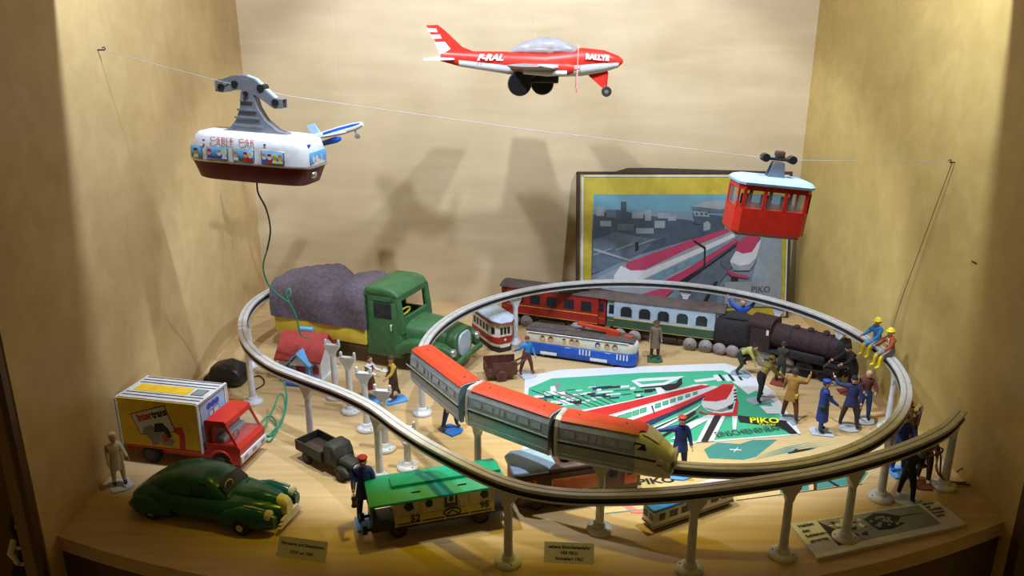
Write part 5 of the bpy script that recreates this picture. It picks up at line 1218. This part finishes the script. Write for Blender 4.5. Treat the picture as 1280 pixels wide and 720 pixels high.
# ================================================================== FIGURINES
def dr(a, b, side):       # direction from hanging down: a = swing forward, b = swing outward (degrees)
    a, b = R(a), R(b)
    return Vector((sin(a)*cos(b), side*sin(b), -cos(a)*cos(b)))
STAND = dict(legs=[(4, 4, 0, 2), (-3, 4, -4, 2)], arms=[(5, 12, 12, 6), (5, 12, 12, 6)], lean=0)
def figurine(label, x, y, face, pose, top, bottom, shoes='dark brown cloth', hat=None, hatcol=None, hair='hair brown', stand=None, h=6.5, coat=None, z0=None,
             item=None, name='figurine', group=None, hands='skin', bag=None, apron=None, stand_rot=0):
    r = thing(name, label, 'figurine', (x, y, 0), face, group)
    base = 0 if stand is None else .22
    lean = R(pose.get('lean', 0)); up = Vector((sin(lean), 0, cos(lean))); side = Vector((0, 1, 0)); fw = up.cross(side)*-1
    fw = Vector((cos(lean), 0, -sin(lean)))
    J = {}
    J['pel'] = Vector((0, 0, 0)); J['waist'] = up*.09; J['chest'] = up*.205; J['uch'] = up*.275; J['neck'] = up*.325; J['hb'] = up*.355+fw*.008
    edges = [('pel', 'waist'), ('waist', 'chest'), ('chest', 'uch'), ('uch', 'neck'), ('neck', 'hb')]
    rad = dict(pel=.078, waist=.07, chest=.082, uch=.068, neck=.036, hb=.034)
    bone = [('pel', 'waist', 'bottom'), ('waist', 'chest', 'top'), ('chest', 'uch', 'top'), ('uch', 'neck', 'top'), ('neck', 'hb', 'skin')]
    low = 9
    for i, sd in enumerate((1, -1)):
        L = str(i); a, bb, a2, b2 = pose['legs'][i][:4]
        J['hip'+L] = Vector((0, sd*.055, -.03)); J['kn'+L] = J['hip'+L]+dr(a, bb, sd)*.235; J['an'+L] = J['kn'+L]+dr(a2, b2, sd)*.22
        toe = dr(a2+80, b2, sd); toe.z = min(toe.z, .0) if a2 > -45 else toe.z; toe.normalize()
        J['ft'+L] = J['an'+L]+toe*.085+Vector((0, 0, -.012))
        rad['hip'+L] = .068; rad['kn'+L] = .046; rad['an'+L] = .033; rad['ft'+L] = .024
        edges += [('pel', 'hip'+L), ('hip'+L, 'kn'+L), ('kn'+L, 'an'+L), ('an'+L, 'ft'+L)]
        bone += [('pel', 'hip'+L, 'bottom'), ('hip'+L, 'kn'+L, 'bottom'), ('kn'+L, 'an'+L, 'shoes' if shoes == 'boot yellow' else 'bottom'), ('an'+L, 'ft'+L, 'shoes')]
        low = min(low, J['an'+L].z-.035, J['kn'+L].z-.045, J['ft'+L].z-.022)
        sh = up*.275+side*sd*.098
        J['sh'+L] = sh; a, bb, a2, b2 = pose['arms'][i]
        J['el'+L] = sh+dr(a, bb, sd)*.165; J['wr'+L] = J['el'+L]+dr(a2, b2, sd)*.14; J['ha'+L] = J['wr'+L]+dr(a2, b2, sd)*.045
        rad['sh'+L] = .05; rad['el'+L] = .036; rad['wr'+L] = .026; rad['ha'+L] = .024
        edges += [('uch', 'sh'+L), ('sh'+L, 'el'+L), ('el'+L, 'wr'+L), ('wr'+L, 'ha'+L)]
        bone += [('uch', 'sh'+L, 'top'), ('sh'+L, 'el'+L, 'top'), ('el'+L, 'wr'+L, 'top'), ('wr'+L, 'ha'+L, 'hands')]
    for k in rad: rad[k] *= 1.0 if k in ('neck', 'hb') or k[:2] in ('wr', 'ha') else 1.13
    zoff = (base/h-low) if z0 is None else z0/h
    for k in J: J[k] = J[k]+Vector((0, 0, zoff))
    names = list(J); me = bpy.data.meshes.new('rig'); me.from_pydata([J[k]*h for k in names], [(names.index(a), names.index(c)) for a, c in edges], []); me.update()
    o = bpy.data.objects.new('rig', me); C.objects.link(o); o.modifiers.new('Skin', 'SKIN'); o.modifiers['Skin'].use_smooth_shade = True
    sl = me.skin_vertices[0].data
    for i, k in enumerate(names):
        sl[i].radius = (rad[k]*h, rad[k]*h); sl[i].use_root = (k == 'pel')
    sub = o.modifiers.new('Sub', 'SUBSURF'); sub.levels = 1; sub.render_levels = 1
    dg = bpy.context.evaluated_depsgraph_get(); dg.update()
    sk = bpy.data.meshes.new_from_object(o.evaluated_get(dg)); bpy.data.objects.remove(o)
    cols = dict(top=top, bottom=bottom, shoes=shoes, skin='skin', hands=hands)
    b = MB('skin')
    for key in ('top', 'bottom', 'shoes', 'hands'): b.m(cols[key])
    base_i = len(b.v); b.v += [v.co.copy() for v in sk.vertices]
    for p in sk.polygons:
        c = p.center; best = None
        for a, e, m_ in bone:
            A0, A1 = J[a]*h, J[e]*h; d = A1-A0; t = max(0, min(1, (c-A0).dot(d)/d.length_squared)); ds = (c-(A0+d*t)).length/((rad[a]*(1-t)+rad[e]*t)*h)
            if best is None or ds < best[0]: best = (ds, m_)
        b.m(cols[best[1]]); b.f.append([i+base_i for i in p.vertices]); b.mi.append(b.cur); b.sm.append(True)
    bpy.data.meshes.remove(sk)
    # hands: four fingers and a thumb
    for i, sd in enumerate((1, -1)):
        L = str(i); d = (J['ha'+L]-J['wr'+L]).normalized(); q = d.orthogonal().normalized() if abs(d.y) > .9 else d.cross(Vector((0, 1, 0))).normalized(); w = d.cross(q)
        b.m(cols['hands'])
        for k, ln in enumerate((.036, .042, .040, .031)):
            s0 = J['ha'+L]+q*((k-1.5)*.0125)+d*.008
            b.tubes([s0*h, (s0+d*ln*.55)*h, (s0+d*ln+w*.012*sd)*h], [.0075*h, .007*h, .005*h], 6)
        s0 = J['wr'+L]+q*.02; b.tubes([s0*h, (s0+q*.016+d*.02)*h, (s0+q*.02+d*.038)*h], [.008*h, .008*h, .006*h], 6)
    # head
    yaw = R(pose.get('yaw', 0)); nod = R(pose.get('nod', 0))+lean*.35
    M = Matrix.Translation(J['hb']*h) @ Matrix.Rotation(yaw, 4, 'Z') @ Matrix.Rotation(nod, 4, 'Y') @ Matrix.Scale(h, 4)
    b.T = M; b.m('skin')
    hr = []
    for z, rx, ry, cx in ((-.012, .022, .026, .0), (.004, .040, .036, .010), (.022, .050, .046, .010), (.045, .057, .052, .006), (.07, .060, .055, .002), (.092, .055, .051, -.002), (.110, .040, .037, -.004), (.121, .015, .014, -.004)):
        hr.append([(cx+rx*cos(2*pi*k/14), ry*sin(2*pi*k/14), z) for k in range(14)])
    b.loft(hr, True, True)
    b.loft([[(.062, 0, .072), (.060, -.006, .070), (.060, .006, .070)], [(.079, 0, .046), (.060, -.013, .043), (.060, .013, .043)], [(.062, 0, .040), (.056, -.010, .038), (.056, .010, .038)]], True, True)
    for sd in (1, -1):
        b.m('skin').ell((-.004, sd*.055, .055), (.014, .007, .02), 8, 5)
        b.m('poster white').ell((.053, sd*.021, .066), (.006, .010, .006), 8, 5); b.m('hair dark').ell((.058, sd*.021, .066), (.003, .005, .005), 6, 4); b.box((.058, sd*.022, .079), (.006, .022, .005))
    b.m('maroon').ell((.054, 0, .026), (.006, .017, .005), 8, 4)
    b.T = Matrix.Identity(4)
    b.build('body', r)
    def shellpart(nm, col, fn):
        bb = MB(col); bb.T = M; fn(bb); bb.build(nm, r)
    def rings(bb, lv, n=16, cap=True): bb.loft([[(cx+rx*cos(2*pi*k/n), ry*sin(2*pi*k/n), z) for k in range(n)] for z, rx, ry, cx in lv], cap, True)
    if hair: shellpart('hair', hair, lambda bb: rings(bb, [(.035, .045, .052, -.022), (.06, .052, .057, -.016), (.085, .058, .058, -.008), (.108, .047, .046, -.008), (.127, .016, .016, -.006)]))
    if hat == 'cap':
        def f(bb):
            rings(bb, [(.088, .062, .060, 0), (.105, .064, .062, 0), (.12, .078, .074, .002), (.135, .070, .066, -.004), (.142, .02, .02, -.004)])
            bb.m('black paint'); bb.loft([[(.05, -.045, .094), (.07, -.03, .094), (.076, 0, .094), (.07, .03, .094), (.05, .045, .094)], [(.07, -.042, .086), (.098, -.026, .082), (.104, 0, .081), (.098, .026, .082), (.07, .042, .086)]], False, True, False)
        shellpart('cap', hatcol, f)
    elif hat == 'helmet':
        def f(bb): rings(bb, [(.078, .088, .078, .006), (.086, .088, .078, .006), (.088, .070, .066, 0), (.115, .066, .062, 0), (.14, .045, .043, 0), (.15, .012, .012, 0)])
        shellpart('helmet', hatcol, f)
    elif hat == 'brim':
        def f(bb): rings(bb, [(.086, .100, .096, 0), (.092, .100, .096, 0), (.094, .064, .060, 0), (.13, .058, .054, 0), (.145, .045, .040, 0), (.148, .01, .01, 0)])
        shellpart('hat', hatcol, f)
    elif hat == 'beanie':
        shellpart('cap', hatcol, lambda bb: rings(bb, [(.072, .066, .062, -.004), (.1, .064, .060, -.004), (.13, .046, .044, -.006), (.142, .012, .012, -.006)]))
    elif hat == 'toque':
        shellpart('cook_hat', hatcol, lambda bb: rings(bb, [(.085, .060, .058, 0), (.125, .060, .058, 0), (.14, .078, .076, 0), (.165, .072, .07, 0), (.178, .02, .02, 0)]))
    if coat:
        col, ln = coat; bb = MB(col); lv = []
        ctr = lambda t: (J['waist']*(1-t)+((J['hip0']+J['hip1'])/2+((J['kn0']+J['kn1'])/2-(J['hip0']+J['hip1'])/2)*(t*ln*1.25))*t)
        rr_ = []
        for t, rx, ry in ((0, .083, .098), (.35, .088, .108), (.7, .098, .120), (1, .108, .130)):
            c = ctr(t); rr_.append([(c+Vector((rx*cos(2*pi*k/16)*(1+.05*cos(5*2*pi*k/16)), ry*sin(2*pi*k/16), 0)))*h for k in range(16)])
        bb.loft(rr_, False, True); cc = J['chest']
        top_ = [[(J['waist']+Vector((.083*cos(2*pi*k/16), .098*sin(2*pi*k/16), 0)))*h for k in range(16)], [(cc+Vector((.092*cos(2*pi*k/16), .108*sin(2*pi*k/16), 0)))*h for k in range(16)], [(J['uch']+Vector((.075*cos(2*pi*k/16), .10*sin(2*pi*k/16), 0)))*h for k in range(16)]]
        bb.loft(top_, False, True); bb.build('coat', r)
    if apron:
        bb = MB(apron); c = J['pel']; bb.loft([[(J['waist']+Vector((.085, k*.03, 0)))*h for k in range(-2, 3)], [(c+Vector((.10, k*.034, -.05)))*h for k in range(-2, 3)], [(c+Vector((.105, k*.038, -.17)))*h for k in range(-2, 3)]], False, True, False); bb.build('apron', r)
    if bag:
        bb = MB(bag); c = J['pel']+Vector((-.03, -.10, -.02)); bb.box(c*h, (.11*h, .06*h, .09*h), .015*h)
        bb.tubes([(c+Vector((0, 0, .04)))*h, (J['chest']+Vector((.085, 0, 0)))*h, (J['sh0']+Vector((0, -.02, .05)))*h], .008*h, 6); bb.build('bag', r)
    if stand:
        bb = MB(stand); cx = (J['an0'].x+J['an1'].x)/2*h+.25; sp_ = max(1.35, abs(J['an0'].x-J['an1'].x)*h/2+.9)
        bb.t(rz=stand_rot)
        bb.prism([(cx-sp_, -1.0), (cx+sp_*.9, -1.15), (cx+sp_*1.05, .2), (cx+sp_*.7, 1.15), (cx-sp_*.9, 1.1), (cx-sp_*1.1, .2)], 0.01, .2, 'z'); bb.build('stand', r)
    if item:
        kind, i = item; p = J['ha'+str(i)]*h; bb = MB('black paint')
        if kind == 'lantern':
            p = p+Vector((.05, 0, -.1)); bb.tubes([p+Vector((0, -.2, -.35)), p+Vector((0, -.15, 0)), p+Vector((0, .15, 0)), p+Vector((0, .2, -.35))], .035, 6)
            bb.lathe([(.25, -.35), (.28, -.45), (.28, -.55)], p, 12); bb.lathe([(.28, -1.1), (.3, -1.2), (.3, -1.35)], p, 12); bb.m('amber glass').lathe([(.22, -.55), (.24, -.8), (.22, -1.1)], p, 12); bb.build('lantern', r)
        elif kind == 'sledge':
            bb.m('dark brown wood').tubes([p+Vector((-.3, 0, -.9)), p+Vector((.4, 0, 1.2))], .07, 6); bb.build('hammer', r)
        elif kind == 'rod':
            bb.m('wire brown').tubes([p+Vector((-.2, 0, .3)), p, p+Vector((1.0, 0, -.9))], .07, 6); bb.build('tool', r)
        elif kind == 'tongs':
            bb.m('card white').tubes([p, p+Vector((.2, .1, -.5)), p+Vector((.1, .3, -1.0))], .05, 6); bb.tubes([p, p+Vector((.3, -.1, -.5)), p+Vector((.5, .1, -.9))], .05, 6); bb.build('tool', r)
        elif kind == 'tray':
            bb.m('white cloth').box(p+Vector((.3, 0, .1)), (.9, 1.0, .12), .03); bb.build('tray', r)
        elif kind == 'pack':
            bb.m('wire brown'); c = J['uch']*h+Vector((-.75, 0, .1)); bb.tubes([c+Vector((0, -.5, -1.3)), c+Vector((-.1, -.6, .3)), c+Vector((-.2, 0, .9)), c+Vector((-.1, .6, .3)), c+Vector((0, .5, -1.3))], .12, 6); bb.box(c+Vector((.1, 0, -.4)), (.5, .9, 1.1), .1); bb.build('carrying_frame', r)
    return r
def ps(legs, arms, lean=0, **k): return dict(legs=legs, arms=arms, lean=lean, **k)
g = lambda u, v: at(u, v)
walk = [(18, 3, 6, 2), (-16, 3, -26, 2)]; still = [(4, 5, 0, 3), (-3, 5, -4, 3)]; apart = [(10, 14, 2, 8), (-6, 14, -10, 8)]
down = (6, 12, 14, 6)
p = g(458, 653); figurine('railwayman figurine with red cap and black lantern beside the green roofed wagon', p.x, p.y, -70, ps(still, [down, (40, 22, 75, 8)]), 'coat blue', 'navy', 'black paint', 'cap', 'cap red', stand='stand blue', h=7.2, coat=('coat blue', .35), item=('lantern', 1))
p = g(848, 592); figurine('railwayman figurine in red cap holding a lantern sideways on the green sheet', p.x, p.y, -90, ps(still, [(8, 14, 30, 10), (5, 80, 10, 84)]), 'coat blue', 'navy', 'black paint', 'cap', 'cap red', stand='stand blue', h=6.8, coat=('coat blue', .3), item=('lantern', 1))
p = g(818, 449); figurine('figurine in brown hat and long coat on a dark green stand before the blue coach', p.x, p.y, -95, ps(still, [down, down]), 'brown coat', 'dark brown cloth', 'dark brown wood', 'brim', 'dark brown cloth', stand='stand green', h=5.9, coat=('brown coat', .75))
p = g(658, 469); figurine('worker figurine in blue shirt and brown trousers pulling the hand cart', p.x, p.y, -60, ps(apart, [(20, 14, 25, 8), (-30, 30, -60, 25)], 4), 'shirt blue', 'brown trousers', 'brown trousers', 'beanie', 'brown trousers', stand='stand pale', h=5.8)
p = g(463, 500); figurine('figurine with tray and brown skirt walking beside the spare posts', p.x, p.y, -20, ps(walk, [(30, 8, 85, 5), (40, 10, 80, 5)], 4), 'white cloth', 'brown trousers', 'white cloth', None, None, 'hair brown', stand='stand blue', h=6.1, coat=('brown trousers', .9), item=('tray', 0))
p = g(493, 501); figurine('figurine in brown coat and hat on a blue stand before the green truck', p.x, p.y, -150, ps(walk, [(25, 10, 60, 5), (10, 12, 20, 5)], 3), 'mustard shirt', 'brown trousers', 'white cloth', 'beanie', 'dark brown cloth', stand='stand blue', h=6.2, coat=('dark brown cloth', .9))
p = g(563, 538); figurine('figurine in blue trousers on a bright blue stand standing beneath the monorail train tail', p.x, p.y, -40, ps(apart, [down, down]), 'denim', 'denim', 'brown trousers', None, None, stand='stand royal', h=6.4)
p = g(146, 607); figurine('pale figurine in cream clothes standing at the far left behind the green car', p.x+.4, p.y, -50, ps(still, [(35, 12, 60, 8), (10, 14, 20, 6)]), 'cream cloth', 'cream cloth', 'dark brown cloth', 'toque', 'cream cloth', stand='stand pale', h=5.9, coat=('cream cloth', .6))
p = g(927, 437); figurine('figurine in bright blue shirt waving both arms up behind the locomotive tender', p.x, p.y+1.5, -90, ps(still, [(20, 125, 25, 160), (20, 125, 25, 160)]), 'bright shirt blue', 'denim', 'black paint', None, None, 'skin', stand='stand pale', h=7.4)
p = g(921, 466); figurine('figurine in lime shirt bending down at the tender wheels', p.x, p.y-.5, -30, ps([(80, 12, -40, 5), (30, 12, -35, 5)], [(50, 10, 40, 5), (40, 10, 20, 5)], 62), 'lime shirt', 'dark green cloth', 'dark brown cloth', None, None, 'hair dark', stand='stand grey blue', h=6.2)
p = g(948, 502); figurine('figurine in olive shirt and black trousers leaning towards the big grey locomotive wheel', p.x, p.y, 20, ps([(24, 10, 6, 6), (-14, 12, -18, 8)], [(50, 12, 75, 6), (35, 14, 60, 8)], 34, nod=10), 'olive shirt', 'black cloth', 'black cloth', 'beanie', 'olive shirt', stand='stand grey blue', h=6.6)
p = g(973, 478); figurine('dark green clothed figurine standing close against the locomotive frame', p.x, p.y-.3, 60, ps(still, [(60, 10, 80, 5), (40, 10, 60, 5)], 8), 'dark green cloth', 'dark green cloth', 'black cloth', 'beanie', 'dark green cloth', stand='stand brown', h=5.9)
p = g(986, 526); figurine('figurine in ochre jacket raising one arm, seen from behind in front of the locomotive', p.x, p.y, 55, ps(apart, [(30, 25, 30, 12), (60, 40, 150, 10)], 8), 'ochre cloth', 'brown trousers', 'dark brown cloth', 'beanie', 'dark brown cloth', stand='stand grey blue', h=6.8, coat=('ochre cloth', .35), bag='mustard shirt')
p = g(1062, 492); figurine('black clothed worker figurine bending over the locomotive front', p.x+.2, p.y+.3, 190, ps(apart, [(50, 20, 80, 8), (45, 20, 60, 8)], 24, nod=10), 'black cloth', 'black cloth', 'black cloth', 'beanie', 'black cloth', stand='stand brown', h=7.2, item=('rod', 1))
p = g(1025, 541); figurine('figurine in long blue coat and blue peaked cap reaching a hand forward', p.x, p.y, -10, ps(still, [(15, 14, 25, 8), (38, 10, 55, 4)]), 'coat blue', 'denim', 'navy', 'cap', 'cap blue', stand='stand pale', h=6.8, coat=('coat blue', .95), bag='dark green cloth')
p = g(1060, 534); figurine('figurine in dark blue jacket raising a hand to his cap beside the long coated man', p.x, p.y, -110, ps(apart, [(15, 14, 30, 6), (30, 92, 40, 150)]), 'jacket dark blue', 'dark brown cloth', 'black cloth', 'beanie', 'black cloth', stand='stand pale', h=6.7, coat=('jacket dark blue', .3))
p = g(1080, 525); figurine('bare headed figurine in maroon shirt and blue trousers near the right wall', p.x-.2, p.y, -100, ps(still, [(30, 20, 75, -20), (30, 20, 75, -20)]), 'maroon shirt', 'denim', 'black cloth', None, None, 'skin', stand='stand pale', h=6.6)
p = g(1121, 590); figurine('figurine with blue cap and blue jacket behind the end of the front track', p.x, p.y, -80, ps(still, [(20, 14, 60, 6), (30, 14, 70, 6)]), 'coat blue', 'denim', 'royal blue', 'beanie', 'helmet blue', stand='stand blue', h=7.0)
p = g(1131, 626); figurine('black clothed figurine standing at the far end of the photo card', p.x, p.y, 40, ps(apart, [(40, 14, 60, 8), (40, 14, 60, 8)], 6), 'black cloth', 'black cloth', 'black cloth', 'beanie', 'dark brown cloth', stand='stand pale', h=6.2, item=('rod', 0))
p = g(1154, 606); figurine('figurine in red brown jacket with yellow helmet on a brown stand by the loose wires', p.x, p.y+.3, -120, ps(still, [(30, 14, 60, 6), (30, 14, 60, 6)], 6), 'orange jacket', 'dark brown cloth', 'white cloth', 'helmet', 'helmet yellow', stand='stand brown', h=6.4, item=('tongs', 0))
p = g(1140, 580); figurine('brown figurine carrying a wooden frame on its back beneath the right wall', p.x+.3, p.y+1.5, 160, ps(walk, [(30, 10, 50, 6), (30, 10, 50, 6)], 14), 'ochre cloth', 'brown trousers', 'dark brown cloth', 'brim', 'ochre cloth', stand='stand brown', h=6.8, item=('pack', 0))
# two helmeted workers sitting on the track
sit = [(80, 8, 12, 4), (78, 8, 4, 4)]
for a, lb, top, bot, ti in ((4.0, 'seated figurine in light blue overalls with yellow helmet and boots on the round track', 'shirt blue', 'sky blue paint', .6), (-3.2, 'seated figurine in brown jacket with yellow helmet and boots on the round track', 'orange jacket', 'grey cloth', -.2)):
    c = circ(a, None, 0, .05)
    f_ = figurine(lb, c.x, c.y, a+180+12, ps(sit, [(35, 14, 60, 4), (40, 12, 65, 2)], 6), top, bot, 'boot yellow', 'helmet', 'helmet yellow', h=6.4, z0=ZT+.40)
    if top == 'orange jacket':
        bb = MB('white cloth'); bb.box((.52, 0, ZT+.40+1.35), (.14, .5, .9), .04); bb.build('shirt_front', f_)
# doll in the neighbouring showcase
D = thing('doll', 'dark haired doll in black and white dress in the neighbouring showcase at the lower left', 'doll', (-50.5, 71.0, -9.0), -40)
b = MB('black cloth'); b.lathe([(2.4, 0), (2.3, 1.5), (1.5, 4.2), (.9, 5.2), (1.15, 6.4), (1.0, 7.3), (.4, 7.7)], n=20); b.m('poster white').lathe([(2.32, 1.6), (2.2, 2.1), (2.05, 2.4)], n=20); b.lathe([(1.5, 4.3), (1.35, 4.6)], n=20); b.lathe([(1.17, 6.0), (1.18, 6.4)], n=20); b.build('dress', D)
b = MB('skin'); b.ell((0, 0, 8.6), (.95, .9, 1.05), 16, 10); b.m('hair dark'); b.ell((.86, .3, 8.7), (.08, .12, .12), 8, 5); b.ell((.86, -.3, 8.7), (.08, .12, .12), 8, 5); b.m('maroon').ell((.88, 0, 8.2), (.05, .16, .06), 8, 4); b.m('skin').ell((.95, 0, 8.45), (.1, .1, .14), 8, 5)
for s_ in (-1, 1): b.m('white cloth').tubes([(0, s_*1.0, 7.0), (.3, s_*1.7, 5.8), (.9, s_*1.4, 4.9)], [.38, .34, .22], 10); b.m('skin').ell((1.0, s_*1.35, 4.75), (.25, .2, .25), 8, 5)
b.build('body', D)
b = MB('hair dark'); b.hull([(-1.15, .7, 6.6, 9.4, 2.2), (-.6, 1.1, 6.4, 9.8, 2.2), (.1, 1.12, 7.6, 9.95, 2.2), (.55, .8, 9.1, 9.85, 2.2)], 18); b.build('hair', D)
# ================================================================== CAMERA, LIGHT
cam = bpy.data.cameras.new('camera'); cam.sensor_width = 36; cam.lens = FPX/1280*36; cam.clip_start = .01
co = bpy.data.objects.new('camera', cam); C.objects.link(co); co.location = (0, 0, CAMH*S); co.rotation_euler = (R(90)-PITCH, 0, 0)
bpy.context.scene.camera = co
def spot(x, y, z, tx, ty, tz, e, col, size=150, rad=1.5, blend=.3):
    l = bpy.data.lights.new('case_or_fringe_lamp', 'SPOT'); l.energy = e; l.color = col; l.spot_size = R(size); l.spot_blend = blend; l.shadow_soft_size = rad*S
    o = bpy.data.objects.new('case_or_fringe_lamp', l); C.objects.link(o); o.location = Vector((x, y, z))*S
    o.rotation_euler = (Vector((tx, ty, tz))-Vector((x, y, z))).to_track_quat('-Z', 'Y').to_euler()
COOL = (.84, .94, 1.12); WARM = (1.0, .78, .01)
def vy(x): return 74.3+.0051*(x-1)**2
for x, e, tx, sz in ((-25, 12.5, -19, 106), (3, 11.5, 3, 88), (31, 12, 26, 106)):
    y = vy(x)+1.5; spot(x, y, 76, tx, y+54, 0, e, COOL, sz, 1.0, .22)
for x, e, tx, sz in ((-24, 1.4, -20, 56), (3, 10, 3, 58), (31, 2.6, 25, 60)):  # extra yellow lamps, added only to tint the front rim of the light
    y = vy(x)+3.0; spot(x, y, 76, tx, y-10, 0, e, WARM, sz, 1.2, 1.0)
w = bpy.data.worlds.new('World'); bpy.context.scene.world = w; w.use_nodes = True
nt = w.node_tree; bg = nt.nodes['Background']; bg.inputs['Strength'].default_value = 1
tcw = nt.nodes.new('ShaderNodeTexCoord'); sx_ = nt.nodes.new('ShaderNodeSeparateXYZ'); mr = nt.nodes.new('ShaderNodeMapRange'); rw_ = nt.nodes.new('ShaderNodeValToRGB')
nt.links.new(tcw.outputs['Generated'], sx_.inputs['Vector']); nt.links.new(sx_.outputs['Y'], mr.inputs['Value'])
mr.inputs['From Min'].default_value = -1; mr.inputs['From Max'].default_value = 1
rw_.color_ramp.elements[0].position = .1; rw_.color_ramp.elements[0].color = (.068, .047, .020, 1)      # dim room behind the viewer
rw_.color_ramp.elements[1].position = .5; rw_.color_ramp.elements[1].color = (.118, .060, .002, 1)
nt.links.new(mr.outputs['Result'], rw_.inputs['Fac']); nt.links.new(rw_.outputs['Color'], bg.inputs['Color'])
sc = bpy.context.scene
sc.view_settings.view_transform = 'Standard'; sc.view_settings.look = 'None'; sc.view_settings.exposure = 0; sc.view_settings.gamma = 1
